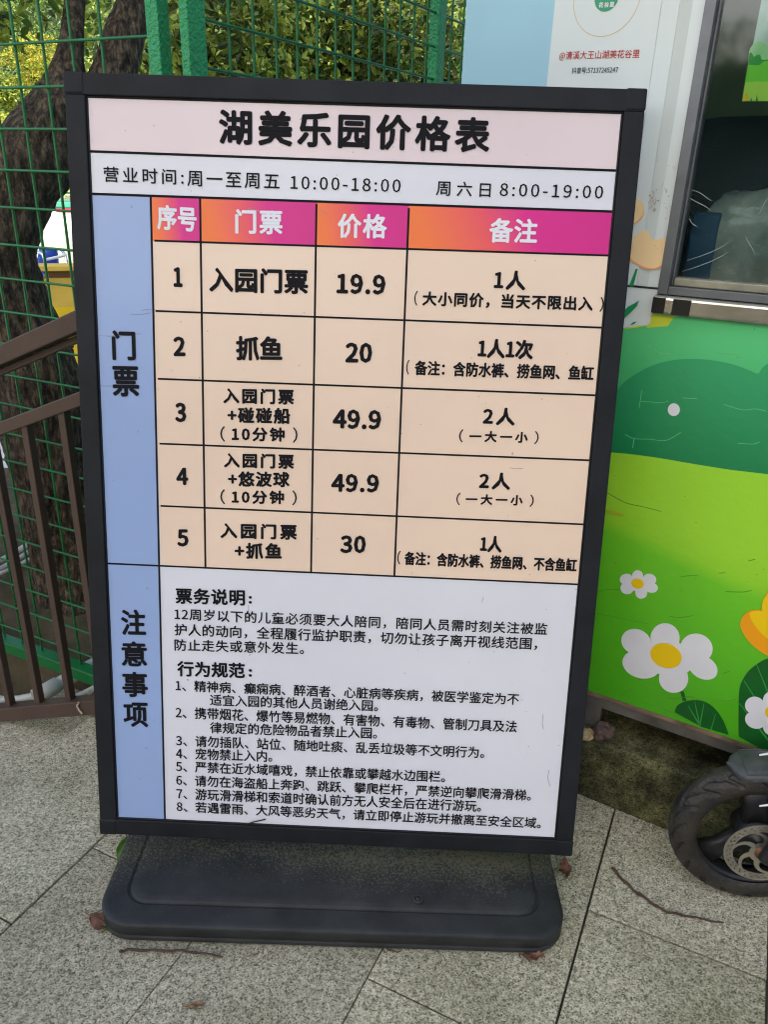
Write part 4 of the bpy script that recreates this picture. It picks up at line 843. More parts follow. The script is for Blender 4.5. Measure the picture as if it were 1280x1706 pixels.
# --- the leaning tree behind the fence
TD = 2.50
def tp(px, py, dd=0.): return atd(px, py, TD+dd)
t0 = gnd(122, 1000, -.06); TD = math.hypot(t0[0], t0[1])
lt = thing('leaning_tree', t0, 'old leaning tree with a forked dark trunk right behind the green fence', 'tree')
scl = TD/1281*1.05
def limb(mb, pts, n=72, amp=.06):
    """pts: px, py, half width px, depth"""
    P = smooth([(x, y, w_, d_) for x, y, w_, d_ in pts], 18); C_ = [tp(q[0], q[1], q[3]) for q in P]; R = []
    for i, (c, q) in enumerate(zip(C_, P)):
        t = C_[min(i+1, len(C_)-1)]-C_[max(i-1, 0)]; t = t/np.linalg.norm(t); u = np.cross(t, (0, 1, 0)); u /= np.linalg.norm(u); v = np.cross(t, u)
        r = q[2]*np.linalg.norm(c-CAM)/1281*.98; ring_ = []
        for j in range(n):
            a = 2*PI*j/n; k = 1+amp*noise.noise((c[0]*7+math.cos(a)*2.2, c[1]*7+math.sin(a)*2.2, c[2]*7))+.5*amp*noise.noise((c[0]*20+math.cos(a)*4, c[1]*20+math.sin(a)*4, c[2]*16))-.055*(1-min(1, 4*abs(noise.noise((math.cos(a)*5.5+c[0]*5, math.sin(a)*5.5+c[1]*5, c[2]*11)))))-.03*(1-min(1, 4*abs(noise.noise((math.cos(a)*12+3, math.sin(a)*12, c[2]*22))))); ring_.append(c+(u*math.cos(a)+v*math.sin(a))*r*k)
        R.append(ring_)
    mb.rings(R, cap1=True)
mb = MB()
limb(mb, [(150, 1010, 84, -.02), (138, 985, 72, 0), (122, 930, 62, 0), (104, 860, 60, 0), (88, 760, 66, 0), (68, 650, 63, 0), (34, 560, 60, 0), (4, 480, 57, 0), (-8, 410, 57, 0), (0, 370, 56, 0), (14, 330, 58, .01), (38, 290, 58, .015), (62, 255, 57, .02), (84, 220, 52, .03), (99, 185, 43, .04), (108, 150, 33, .05), (113, 118, 23, .06), (117, 85, 17, .07), (121, 50, 15, .09), (125, 0, 13.5, .14), (132, -90, 13, .2), (150, -220, 11, .3)], amp=.12)
mb.build('trunk', M_bark, lt)
mb = MB()
limb(mb, [(84, 262, 36, .03), (112, 226, 40, .04), (150, 190, 37, .06), (176, 152, 33, .08), (192, 118, 30, .10), (209, 60, 26, .13), (226, 0, 23, .17), (255, -90, 20, .24), (290, -220, 16, .35)], amp=.12)
mb.build('limb', M_bark, lt)
rng = random.Random(11); mb = MB()
for (x, y, d_, r_, n_) in ((2, 8, .05, .05, 26), (20, 34, .08, .05, 22), (42, 50, .10, .04, 13), (4, 58, .03, .035, 10), (-30, 40, 0, .06, 30), (74, -4, .1, .045, 22), (150, 14, .35, .05, 26), (165, 50, .45, .06, 30), (150, 100, .5, .04, 16), (178, 30, .6, .06, 26),
                           (238, 60, .5, .05, 36), (236, 110, .5, .04, 24), (296, 60, .6, .06, 50), (20, -190, .1, .18, 110), (150, -180, .2, .22, 140), (280, -150, .4, .22, 180), (300, -200, .4, .35, 240), (160, -330, .4, .4, 300), (20, -300, .2, .4, 260), (420, -160, .6, .35, 240)):
    clump_leaves(mb, tp(x, y, d_), r_, n_, .040, rng, (4, 3, .8, 2, 3))
mb.build('crown', NEAR, lt, shade=False)
# --- trees and shrubs beyond the far fence
def near_tree(name, label, base, trunk_top, clumps, size, wts, seed, grp):
    rng = random.Random(seed); t = thing(name, base, label, 'tree', grp); mb = MB(); base = np.array(base); tt = np.array(trunk_top)
    mid = (base+tt)/2+np.array([rng.uniform(-.1, .1), rng.uniform(-.1, .1), 0]); mb.tube([base, mid, tt], [.07, .055, .035], 10)
    for c, r, n in clumps: mb.tube([tt+(mid-tt)*rng.uniform(0, .6), (tt+np.array(c))/2+np.array([0, 0, .08]), np.array(c)], [.028, .016, .006], 6)
    mb.build('trunk', M_bark, t); mb = MB()
    for c, r, n in clumps:
        for _ in range(5):                     # sprays inside the clump, lit and shaded foliage put into their lighter and darker leaves
            k = rng.random(); f = (2.2, 1.2, .35, .9, 2.6) if k < .34 else (.5, .9, 2.2, 1, .25) if k < .7 else (1, 1, 1, 1, 1)
            q = np.array(c)+np.array([rng.uniform(-.55, .55) for _j in range(3)])*r; clump_leaves(mb, q, r*rng.uniform(.5, .75), int(n*.36), size, rng, [a*b2 for a, b2 in zip(wts, f)])
    mb.build('crown', NEAR, t, shade=False); return t
def C3(px, py, d): return atd(px, py, d)
GR = 'trees behind the right mesh fence'
near_tree('broadleaf_tree', 'yellow green leafy tree behind the green fence posts, next to the forked trunk', (*C3(330, 700, 4.2)[:2], -.4), C3(340, 170, 4.2), [(C3(310, 40, 4.0), .38, 420), (C3(380, 90, 4.1), .40, 480), (C3(350, -40, 4.2), .42, 420), (C3(440, 30, 4.3), .40, 460), (C3(275, 100, 4.4), .22, 160), (C3(430, 120, 4.2), .36, 360), (C3(400, 230, 4.4), .55, 400), (C3(300, 260, 4.4), .5, 300), (C3(380, -200, 4.4), .6, 400)], .052, (3.6, 3.0, 2.4, 2.6, 2.6), 21, GR)
near_tree('broadleaf_tree', 'dark green leafy tree in the middle of the foliage behind the far mesh fence', (*C3(560, 700, 4.6)[:2], -.4), C3(560, 190, 4.6), [(C3(520, 20, 4.5), .40, 480), (C3(590, 90, 4.5), .42, 520), (C3(560, -50, 4.7), .45, 420), (C3(640, 20, 4.8), .42, 480), (C3(500, 110, 4.6), .40, 420), (C3(650, 120, 4.7), .38, 380), (C3(560, 250, 4.8), .7, 420), (C3(600, -220, 4.8), .6, 380)], .054, (2.6, 3.0, 4.4, 2.2, 2.0), 22, GR)
near_tree('broadleaf_tree', 'thin leafy tree with gaps of bright hill beside the booth corner', (*C3(720, 700, 5.0)[:2], -.4), C3(715, 170, 5.0), [(C3(690, 110, 4.9), .34, 240), (C3(760, 120, 5.0), .28, 170), (C3(700, 30, 5.0), .3, 150), (C3(760, 60, 5.1), .22, 60), (C3(715, -60, 5.1), .4, 160), (C3(800, 60, 5.2), .4, 160)], .056, (2.4, 3, 4.5, 1.6, 1.8), 23, GR)
for i, (x, y, d_, r_, n_, lab, wt) in enumerate(((400, 110, 6.4, 1.0, 900, 'light bush low behind the fence posts', (4, 3, 1.5, 2, 3)), (560, 90, 7., 1.1, 900, 'dark bush far behind the middle of the far fence', (1, 3, 5, 2, .6)), (215, 75, 8.5, .55, 420, 'yellow green bush seen between the forked trunk and the fence post', (4, 3, 1, 2, 4)))):
    rng = random.Random(40+i); c = C3(x, y, d_); t = thing('bush', (c[0], c[1], -.4), lab, 'bush', 'bushes behind the mesh fence'); mb = MB()
    for k in range(6): mb.tube([(c[0]+rng.uniform(-.1, .1), c[1]+rng.uniform(-.1, .1), -.6), (c[0]+rng.uniform(-.5, .5)*r_, c[1]+rng.uniform(-.5, .5)*r_, c[2]+rng.uniform(-.3, .5)*r_)], [.03, .008], 6)
    mb.build('stems', M_bark, t); mb = MB(); clump_leaves(mb, c-np.array([0, 0, .25*r_]), (r_, r_*.8, r_*1.05), int(n_*1.8), .08, rng, wt); mb.build('foliage', NEAR, t, shade=False)

# ================================================================== LAKESIDE
M_yb = mat('yellow board', (.72, .50, .015), .5, var=.1, vscale=6); M_yb2 = mat('ochre board', (.62, .43, .07), .5, var=.1, vscale=6); M_ybd = mat('shadow brown', (.16, .09, .03), .6)
YD = 6.0
yc = atd(140, 520, YD); ztop = atd(100, 442, YD)[2]; ys = thing('yellow_counter', (yc[0], yc[1], -.39), 'yellow counter with black lettering by the lake beyond the tree', 'counter')
v_r = np.array([math.cos(rad(22)), math.sin(rad(22)), 0])*1.; v_d = np.array([-math.sin(rad(22)), math.cos(rad(22)), 0])
cxw = np.array([*atd(71, 500, YD)[:2], 0]); wdt = .62
mb = MB(); mb.obox(cxw+v_r*(wdt/2-.025)+v_d*.06+e_z*(ztop-.018), v_r*(wdt/2+.035), v_d*.09, e_z*.018); mb.build('top_board', M_yb2, ys, bevel=.006)
mb = MB(); mb.obox(cxw+v_r*wdt/2+v_d*.075+e_z*(ztop-.065), v_r*(wdt/2-.03), v_d*.05, e_z*.028); mb.build('shadow_gap', M_ybd, ys)  # recessed strip, shade under the top board put into its dark colour
zmid = atd(110, 530, YD)[2]; zlow = atd(110, 516, YD)[2]
mb = MB(); mb.obox(cxw+v_r*wdt/2+v_d*.085+e_z*((ztop-.085-.389)/2), v_r*(wdt/2-.01), v_d*.07, e_z*((ztop-.085+.389)/2)); yb = mb.build('cabinet', M_yb2, ys, bevel=.004)
ylo = atd(110, 512, YD)[2]
mb = MB(); mb.obox(cxw+v_r*wdt/2+v_d*.012+e_z*((ylo-.388)/2), v_r*(wdt/2-.011), v_d*.0012, e_z*((ylo+.388)/2)); bn = mb.build('front_banner', M_yb, ys)
yO = cxw+v_d*.0105
def yinv(px, py):
    d = ray(px, py); t = ((yO-CAM)@v_d)/(d@v_d); q = CAM+d*t-yO; return q@v_r, -(q[2])
def yfwd(u, v, w_): return yO+v_r*u+e_z*(-v)-v_d*w_
mb = MB(); lettering(mb, '营', (90, 588, 124, 590, 38), yinv, yfwd, .001, .03); lettering(mb, '业', (94, 640, 130, 642, 34), yinv, yfwd, .001, .03); mb.build('banner_text', M_ink, bn, shade=False)
M_blu = mat('blue plastic', (.015, .06, .38), .35); M_chr = mat('chrome tube', (.75, .75, .75), .15, metal=1.)
CD = 6.9; cq = atd(82, 440, CD); chz = atd(80, 415, CD)[2]
bc = thing('blue_chair', (cq[0], cq[1], -.39), 'blue plastic chair with curved chrome arms behind the yellow counter', 'chair')
def cp(px, py, d_=0.): return atd(px, py, CD+d_)
mb = MB(); R = []
for i in range(7):
    y = 413+i*14
    R.append([cp(x, y+(2-.06*(x-78)**2/10 if i == 0 else 0), .03*((x-78)/16)**2) for x in np.linspace(62+max(0, 5-i*2.2), 95-max(0, 3-i*2), 9)])
mb.rings(R, close=False); bk_ = mb.build('backrest', M_blu, bc); so_ = bk_.modifiers.new('solid', 'SOLIDIFY'); so_.thickness = .02
st = cp(80, 470, -.2); mb = MB(); mb.rings(soft_slab(st-e_z*.05, np.array([.12, 0, 0]), np.array([0, .18, 0]), e_z*.02, 10)); mb.build('seat', M_blu, bc)
for sgn, arm in ((0, [(50, 424, 0), (58, 421, -.05), (66, 420, -.1), (71, 424, -.14), (74, 434, -.16), (75, 450, -.16), (75, 480, -.16)]), (1, [(96, 416, .05), (103, 418, 0), (108, 425, -.05), (111, 436, -.08), (112, 460, -.08), (112, 490, -.08)])):
    mb = MB(); q = [cp(x, y, d_) for x, y, d_ in arm]; q.append(np.array([q[-1][0], q[-1][1], -.388])); mb.tube(q, .011, 8); mb.build('arm', M_chr, bc)
mb = MB(); mb.tube([cp(75, 433, -.14), cp(110, 425, -.05)], .011, 8); mb.build('crossbar', mat('white tube', (.8, .8, .8), .4), bc)
# far shore
FS = 43.
def shore(px, py): return atd(px, py, FS)
M_wall = mat('white embankment', (.72, .72, .70), .8, var=.08, vscale=1); M_grass = mat('bank grass', (.12, .20, .04), .95, var=.4, vscale=.5, bump=.6, bscale=3)
wl = shore(90, 336); mb = MB(); mb.obox((-18, 46.2, wl[2]-.45), (32, 4., 0), (-.03, .25, 0), (0, 0, .62)); struct(mb.build('embankment', M_wall))
mb = MB(); R = []
for j in range(6):
    R.append([(-62+i*8, 44.5+(-62+i*8+18)*.125+j*5, wl[2]+.12+.10*j) for i in range(16)])
mb.rings(R, close=False); struct(mb.build('far_bank', M_grass))
bq = shore(95, 341); bo = thing('moored_boat', (bq[0]+.3, bq[1]-1, -1.), 'long red and white boat with a green awning moored at the far shore', 'boat')
bz1, bz0 = shore(95, 334)[2], shore(95, 343)[2]; hull0 = shore(95, 350)[2]
mb = MB(); X0, X1 = shore(70, 340)[0], shore(70, 340)[0]+7.; yy = bq[1]-1.2
R = []
for i in range(13):
    t = i/12; x = X0-.4+(X1-X0+.8)*t; wd = .9*(1-(abs(2*t-1))**4)+.05; R.append([(x, yy-wd, bz0-.05), (x, yy-wd*.8, -1.05), (x, yy+wd*.8, -1.05), (x, yy+wd, bz0-.05)])
mb.rings(R, close=True, cap0=True, cap1=True, smooth=False); mb.build('hull', mat('white hull', (.75, .74, .7), .4), bo)
mb = MB(); mb.obox((X0+5.0, yy-.92, (hull0+bz0)/2), (3.6, 0, 0), (0, .02, 0), (0, 0, abs(bz0-hull0)/2)); mb.build('red_band', mat('red hull paint', (.52, .02, .05), .4), bo)
mb = MB(); mb.obox(((X0+X1)/2, yy, (bz0+bz1)/2+.02), ((X1-X0)/2, 0, 0), (0, 1., 0), (0, 0, (bz1-bz0)/2)); mb.build('awning', mat('green awning', (.02, .22, .14), .6), bo, bevel=.05)
for x in (X0+.3, X0+2.4, X1-2.4, X1-.3):
    mb = MB(); mb.tube([(x, yy-.8, -.8), (x, yy-.8, bz0+.05)], .03, 6); mb.build('awning_post', M_wall, bo)
gz0, gz1 = shore(108, 325)[2], shore(108, 313)[2]; mb = MB()
gq = shore(90, 320)
for i in range(40): mb.tube([(gq[0]-2+i*.4, gq[1]+3.2, wl[2]+.1), (gq[0]-2+i*.4, gq[1]+3.2, gz1)], .03, 5)
for z in (gz0+.1, gz1): mb.tube([(gq[0]-2.2, gq[1]+3.2, z), (gq[0]+14, gq[1]+3.2, z)], .04, 5)
tag(mb.build('bank_railing', mat('light green railing', (.25, .45, .12), .6)), 'light green railing on top of the far white embankment', 'railing')
pk = shore(108, 303); mb = MB(); mb.box(pk[0]-.5, pk[0]+3.5, pk[1]+5, pk[1]+8, wl[2], pk[2]-.15); hk = mb.build('lakeside_hut', mat('pink wall', (.62, .38, .42), .8, var=.1, vscale=1)); tag(hk, 'small pink hut with a pale roof on the far shore', 'hut')
mb = MB(); mb.prism([(pk[0]-.9, pk[1]+4.6, pk[2]-.15), (pk[0]-.9, pk[1]+6.5, pk[2]+.5), (pk[0]-.9, pk[1]+8.4, pk[2]-.15)], (4.8, 0, 0)); mb.build('roof', M_wall, hk)
# hill and wood
def hz_(x, y):
    d = math.hypot(x, y); t = max(0, min(1, (d-62)/150)); return .2+58*t*t*(3-2*t)*(1+.25*noise.noise((x*.012, y*.012, 0)))+3*noise.noise((x*.03, y*.03, 2))*t
mb = MB(); R = []
for j in range(30):
    d = 60+j*9.
    R.append([(d*math.sin(rad(-62+i*3.2)), d*math.cos(rad(-62+i*3.2)), hz_(d*math.sin(rad(-62+i*3.2)), d*math.cos(rad(-62+i*3.2)))) for i in range(34)])
mb.rings(R, close=False); struct(mb.build('hill', mat('hill soil', (.06, .09, .025), .95, var=.4, vscale=.2), weld=True))
HM = [leafmat('hill leaf green', (.17, .30, .05), .35), leafmat('hill leaf dark', (.07, .14, .045), .3), leafmat('hill leaf light', (.32, .42, .07), .4), leafmat('hill leaf grey green', (.15, .22, .11), .3)]
rng = random.Random(77); mb = MB()
def crown_far(mb, c, r, n, size, rng, wts, flat=.8):
    for _ in range(n):
        a = rng.uniform(0, 2*PI); z = rng.uniform(-.25, 1); k = math.sqrt(max(0, 1-z*z)); rr_ = r*rng.uniform(.72, 1.05)
        card_leaf(mb, (c[0]+rr_*k*math.cos(a), c[1]+rr_*k*math.sin(a), c[2]+rr_*z*flat), size*rng.uniform(.6, 1.4), pick(rng, wts), rng)
def in_view_az(rng): return rng.uniform(-31, -16) if rng.random() < .62 else rng.uniform(-40, 16)
for _ in range(520):
    a = in_view_az(rng); d = 66+150*rng.random()**1.1; x, y = d*math.sin(rad(a)), d*math.cos(rad(a)); r = rng.uniform(2.2, 4.6)
    kind = rng.random(); wts = (4, 2, 2, 1) if kind < .4 else (1, 4, .5, 3) if kind < .75 else (2, .5, 5, .5)
    crown_far(mb, (x, y, hz_(x, y)+r*.55), r, 230, .62, rng, wts)
struct(mb.build('hillside_wood', HM, shade=False), 'stuff')
YM = [leafmat('autumn yellow leaf', (.50, .44, .05), .4), leafmat('lime leaf', (.34, .42, .06), .4), leafmat('deep green leaf', (.10, .15, .03), .3)]  # leaf tones mixed at random through each crown
def far_tree(name, label, cat, c, r, n, size, wts, base_z, seed, flat=.85, lobes=9):
    rng = random.Random(seed); t = thing(name, (c[0], c[1], base_z), label, cat); mb = MB(); mb.tube([(c[0], c[1], base_z), (c[0]+.1, c[1], c[2]-.1*r), (c[0], c[1], c[2]+.4*r)], [.22*r/3, .16*r/3, .06*r/3], 8); mb.build('trunk', M_bark, t); mb = MB()
    for _ in range(lobes):
        q = np.array([rng.uniform(-.6, .6), rng.uniform(-.6, .6), rng.uniform(-.55, .55)])*r; crown_far(mb, np.array(c)+q, r*rng.uniform(.4, .6), n//lobes, size, rng, wts, flat)
    mb.build('crown', YM, t, shade=False)
far_tree('yellow_tree', 'bright yellow green tree on the far shore seen through the left fence', 'tree', atd(50, 118, 58), 2.6, 6000, .26, (4, 3, 1.), .1, 5)
far_tree('green_tree', 'mid green tree below the yellow one on the far shore', 'tree', atd(20, 165, 55), 2.2, 4500, .25, (.8, 3, 2), .1, 6)
far_tree('lime_bush', 'lime bush at the water edge just above the bend of the leaning trunk', 'bush', atd(5, 232, 50), 1.5, 3000, .2, (2.5, 4, .5), -.1, 8)

# unseen trees added behind the viewer to keep the sun off the entrance
SHM = [LM_d, LM_m]
def added_shade_tree(c, r, base, label, seed):
    rng = random.Random(seed); t = thing('added_shade_tree', base, label, 'tree', 'unseen trees added behind the viewer for shade'); mb = MB(); b_ = np.array(base); c = np.array(c)
    mb.tube([b_, (b_+c)/2+np.array([.2, 0, 0]), c], [.28, .22, .12], 12)
    for k in range(7): a = 2*PI*k/7; mb.tube([c-np.array([0, 0, 1.2]), c+np.array([math.cos(a)*r*.7, math.sin(a)*r*.7, rng.uniform(-.3, .5)*r])], [.12, .03], 8)
    mb.build('trunk', M_bark, t); mb = MB()
    for _ in range(10):
        q = c+np.array([rng.uniform(-.6, .6), rng.uniform(-.6, .6), rng.uniform(-.5, .6)])*r
        for _k in range(330): d_ = np.array([rng.gauss(0, 1) for _j in range(3)]); d_ *= r*.52*rng.random()**.4/np.linalg.norm(d_); card_leaf(mb, q+d_, .55, pick(rng, (2, 3)), rng)
    mb.build('crown', SHM, t, shade=False)
_a = np.array([math.sin(SUN_AZ), math.cos(SUN_AZ), 0]); _l = np.array([_a[1], -_a[0], 0])
for k, (off_, sd, lab) in enumerate(((0, 61, 'tall unseen tree added for shade, straight behind the viewer'), (-4.2, 62, 'tall unseen tree added for shade behind the viewer, on the side of the lake'), (4.4, 63, 'tall unseen tree added for shade behind the viewer, on the side of the booth'))):
    p_ = np.array([0.3, 1.2, 0])+_a*9.+_l*off_; added_shade_tree((p_[0], p_[1], .7+9.*math.tan(SUN_EL)), 3.5, (p_[0], p_[1], -.03), lab, sd)
hd = thing('added hedge', (-2.5, -9.5, -.03), 'tall dark hedge unseen behind the viewer, darkening the window reflection', 'added hedge')  # foliage row added out of view so the booth window reflects dark
rng = random.Random(91); mb = MB()
for _ in range(15000): card_leaf(mb, (rng.uniform(-16, 11), -9.0+rng.gauss(0, .3), rng.uniform(-.1, 3.6)), .17, pick(rng, (3, 2)), rng)
for k in range(27): mb.rings(soft_slab((-15.5+k, -9.6, 1.6+.25*math.sin(k*1.7)), (.8, 0, 0), (0, .45, 0), (0, 0, 1.75), 10, 2.6))
mb.build('foliage', SHM, hd, shade=False); mb = MB()
for k in range(14): mb.tube([(-15+k*1.9, -9.5, -.1), (-15+k*1.9+rng.uniform(-.3, .3), -9.5, 3.6)], [.05, .02], 6)
mb.build('stems', M_bark, hd)
# ================================================================== SCOOTER WHEEL
HB = np.array([.6843, 1.0511, .1466]); SAZ = 99.26; w_t = azv(SAZ); w_n = azv(SAZ+90)
if w_n@(CAM-HB) < 0: w_n = -w_n
WR = .1462
def WP(r, th, o): return HB+w_t*(r*math.cos(th))+e_z*(r*math.sin(th))+w_n*o     # th: 0 backwards, 180 forwards, 90 up
M_tyre = mat('dusty tyre rubber', (.012, .0125, .0125), .48, var=.5, vscale=20, bump=.35, bscale=110, col2=(.042, .036, .028)); M_rim = mat('black rim', (.016, .016, .017), .42, var=.3, vscale=20); M_disc = mat('worn brake steel', (.46, .42, .36), .38, metal=.85, var=.2, vscale=40); M_fend = mat('grey black fender', (.060, .064, .066), .45, var=.4, vscale=30, bump=.15, bscale=120)
sw = thing('electric_scooter', (HB[0], HB[1], 0), 'electric scooter with a dusty black front wheel parked by the booth', 'scooter')
fw = bpy.data.objects.new('front_wheel', None)
mb = MB(); NA, NS = 528, 56; R = []
def tsec(k):
    a = rad(-128+256*k/(NS-1)); return a
for i in range(NA):
    th = 2*PI*i/NA; ring_ = []
    for k in range(NS):
        a = tsec(k); r = WR-.0268+.0268*math.cos(a)*1.02 if abs(a) < rad(90) else WR-.0268+.028*math.cos(a); o = .0272*math.sin(a)
        u = abs(a)/rad(78); d_ = 0.
        if u < 1:
            ph = (i/NA*18+(.85*u if a > 0 else .85*u+.5)) % 1.
            if .42 < u < 1. and abs(ph-.5) < .10: d_ = .0060
            zig = .34+.10*math.sin(2*PI*i/NA*18)
            if abs(u-zig) < .075: d_ = .005
        ring_.append(WP(r-d_*math.cos(a), th, o-d_*math.sin(a)))
    R.append(ring_)
R.append(R[0]); mb.rings(R, close=False); ty_loc = None
wheel = mb.build('front_wheel', M_tyre, sw, weld=True)
def lathe(mb, prof, n=96, th0=0., th1=2*PI, mi=0, close=True):
    R = []
    for i in range(n+1):
        th = th0+(th1-th0)*i/n; R.append([WP(r, th, o) for r, o in prof])
    mb.rings(R, close=close, mi=mi)
mb = MB(); lathe(mb, [(.1165, .019), (.1205, .0225), (.1215, .0195), (.112, .0165), (.1005, .0125), (.0985, .009), (.0985, -.009), (.1005, -.0125), (.112, -.0165), (.1215, -.0195), (.1205, -.0225), (.1165, -.019), (.1115, -.010), (.1115, .010)]); mb.build('rim', M_rim, wheel, weld=True)
for k in range(3):
    mb = MB(); th = rad(100+120*k); a = np.array(WP(.028, th, 0)); c_ = np.array(WP(.101, th, 0)); d_ = (c_-a)/np.linalg.norm(c_-a); sd = np.cross(d_, w_n)
    R = []
    for t, hw, ho in ((0, .022, .016), (.5, .017, .011), (1, .026, .010)):
        m_ = a+(c_-a)*t; R.append([m_+sd*hw+w_n*ho*.6, m_+sd*hw*.6+w_n*ho, m_-sd*hw*.6+w_n*ho, m_-sd*hw+w_n*ho*.6, m_-sd*hw-w_n*ho*.6, m_-sd*hw*.6-w_n*ho, m_+sd*hw*.6-w_n*ho, m_+sd*hw-w_n*ho*.6])
    mb.rings(R, cap0=True, cap1=True); mb.build('spoke', M_rim, wheel, weld=True)
mb = MB(); lathe(mb, [(.001, .040), (.014, .040), (.018, .030), (.034, .026), (.036, -.026), (.018, -.030), (.001, -.030)], 40, close=False); mb.build('hub', M_rim, wheel, weld=True)
# brake disc with holes and curved arms
DO, DR = .050, .0625
mb = MB(); NA2 = 48; r0_, r1_ = .0475, DR; nr = 3
hole = lambda i, j: (j == 1 and i % 2 == 0)
def dface(ra, rb, ta, tb, nz): 
    ps = [WP(ra, ta, DO+nz), WP(rb, ta, DO+nz), WP(rb, tb, DO+nz), WP(ra, tb, DO+nz)]; return ps
NT = 96; rings_r = [.0475, .0505, .0530, .0556, .0582, DR]
for i in range(NT):
    ta, tb = 2*PI*i/NT, 2*PI*(i+1)/NT
    for j in range(5):
        if (j == 1 and i % 3 == 0) or (j == 3 and i % 3 == 1): continue
        for nz in (.0009, -.0009): mb.face(dface(rings_r[j], rings_r[j+1], ta, tb, nz)[::(1 if nz > 0 else -1)])
    for rr_ in (r0_, r1_): mb.face([WP(rr_, ta, DO-.0009), WP(rr_, tb, DO-.0009), WP(rr_, tb, DO+.0009), WP(rr_, ta, DO+.0009)])
for k in range(6):
    P_ = []
    for s_ in (-1, 1):
        row = []
        for t in np.linspace(0, 1, 9):
            r = .019+(.0485-.019)*t; th = rad(60*k+20+38*t*t)+s_*(.0042+.002*abs(t-.5))/r; row.append(WP(r, th, DO+.0006))
        P_.append(row)
    mb.rings([[a_, b2, b2-w_n*.0012, a_-w_n*.0012] for a_, b2 in zip(*P_)], cap0=True, cap1=True, smooth=False)
lathe(mb, [(.012, DO+.001), (.021, DO+.001), (.021, DO-.001), (.012, DO-.001)], 36)
mb.build('brake_disc', M_disc, wheel, shade=False)
mb = MB(); lathe(mb, [(.0005, DO+.016), (.007, DO+.016), (.0075, DO+.004), (.012, DO+.003), (.0125, .03)], 20, close=False); mb.build('axle_nut', mat('rusty nut', (.20, .09, .05), .6, metal=.6), wheel)
# mudguard
mb = MB(); R = []; NTg = 30
for i in range(NTg+1):
    t = i/NTg; th = rad(118-95*t); tip = min(1, math.sqrt(max(0, 1-(1-min(1, t*7))**2))*1.0+.02); hw = .040*tip; row = []
    for k in range(11):
        a = -1+2*k/10; row.append(WP(WR+.016-.010*a*a-.018*max(0, abs(a)-.75)*4*.35, th, hw*a))
    R.append(row)
mb.rings(R, close=False); fd = mb.build('mudguard', M_fend, sw)
mb = MB()
for kk in (1, 9): mb.tube([np.array(R[i][kk])+(np.array(R[i][kk])-HB)/np.linalg.norm(np.array(R[i][kk])-HB)*.0006 for i in range(3, NTg+1)], .0012, 6)
mb.tube([np.array(R[3][kk])+(np.array(R[3][kk])-HB)/np.linalg.norm(np.array(R[3][kk])-HB)*.0006 for kk in range(1, 10)], .0012, 6); mb.build('moulded_edge', M_fend, fd); so_ = fd.modifiers.new('solid', 'SOLIDIFY'); so_.thickness = .003
# fork, head tube, frame, deck and rear wheel run on past the picture's edge
def XP(x, z, o=0.): return HB*np.array([1, 1, 0])+w_t*x+e_z*z+w_n*o
ctop = XP(.20, .62)
mb = MB()
for s_ in (-1, 1): mb.tube([XP(.0, .1466, s_*.066), XP(.03, .24, s_*.068), XP(.085, .36, s_*.060), XP(.13, .42, s_*.03)], [.012, .013, .014, .014], 10)
mb.tube([XP(.11, .42, 0), ctop, XP(.27, .98)], [.026, .022, .018], 12)
fk = mb.build('fork', M_rim, sw)
for (x, y) in ((1266, 1258), (1266, 1343)):
    a = onv(x, y, HB+w_n*.066, SAZ); mb = MB(); mb.tube([a, a+w_t*.02+e_z*.008, a+w_t*.05+e_z*.016], [.0015, .0022, .0024], 8); mb.build('cable_tie', mat('white tie', (.75, .76, .8), .4), fk)
mb = MB(); mb.tube([XP(.25, .96, -.28), XP(.27, .98, 0), XP(.25, .96, .28)], .012, 10); mb.build('handlebar', M_rim, sw)
SBZ = 128.0; w_b = azv(SBZ); w_bn = azv(SBZ+90)     # the wheel is steered: the body stands along the booth
def XB(x, z, o=0.): return HB*np.array([1, 1, 0])+w_t*.17+w_b*(x-.17)+e_z*z+w_bn*o
mb = MB(); mb.tube([XP(.17, .52), XB(.28, .30), XB(.42, .20), XB(.82, .19), XB(1.04, .26)], [.028, .028, .03, .03, .024], 12); mb.build('frame', M_fend, sw)
mb = MB(); mb.obox(XB(.62, .235), w_b*.24, w_bn*.09, e_z*.018); mb.build('deck', M_rim, sw, bevel=.01)
mb = MB(); mb.tube([XB(.90, .24), XB(.88, .62)], .016, 10); mb.build('seat_post', M_rim, sw)
mb = MB(); mb.rings(soft_slab(XB(.90, .66), w_b*.14, w_bn*.08, e_z*.04, 12)); mb.build('saddle', M_leath, sw)
rw = wheel.copy(); SC.collection.objects.link(rw); rw.name = 'rear_wheel'; rw.location = Vector(w_t*.17+w_b*.96); rw.rotation_euler.z = -rad(SBZ-SAZ)
for chd in list(wheel.children):
    if chd.name.startswith(('rim', 'spoke', 'hub')):
        c2_ = chd.copy(); SC.collection.objects.link(c2_); c2_.parent = rw

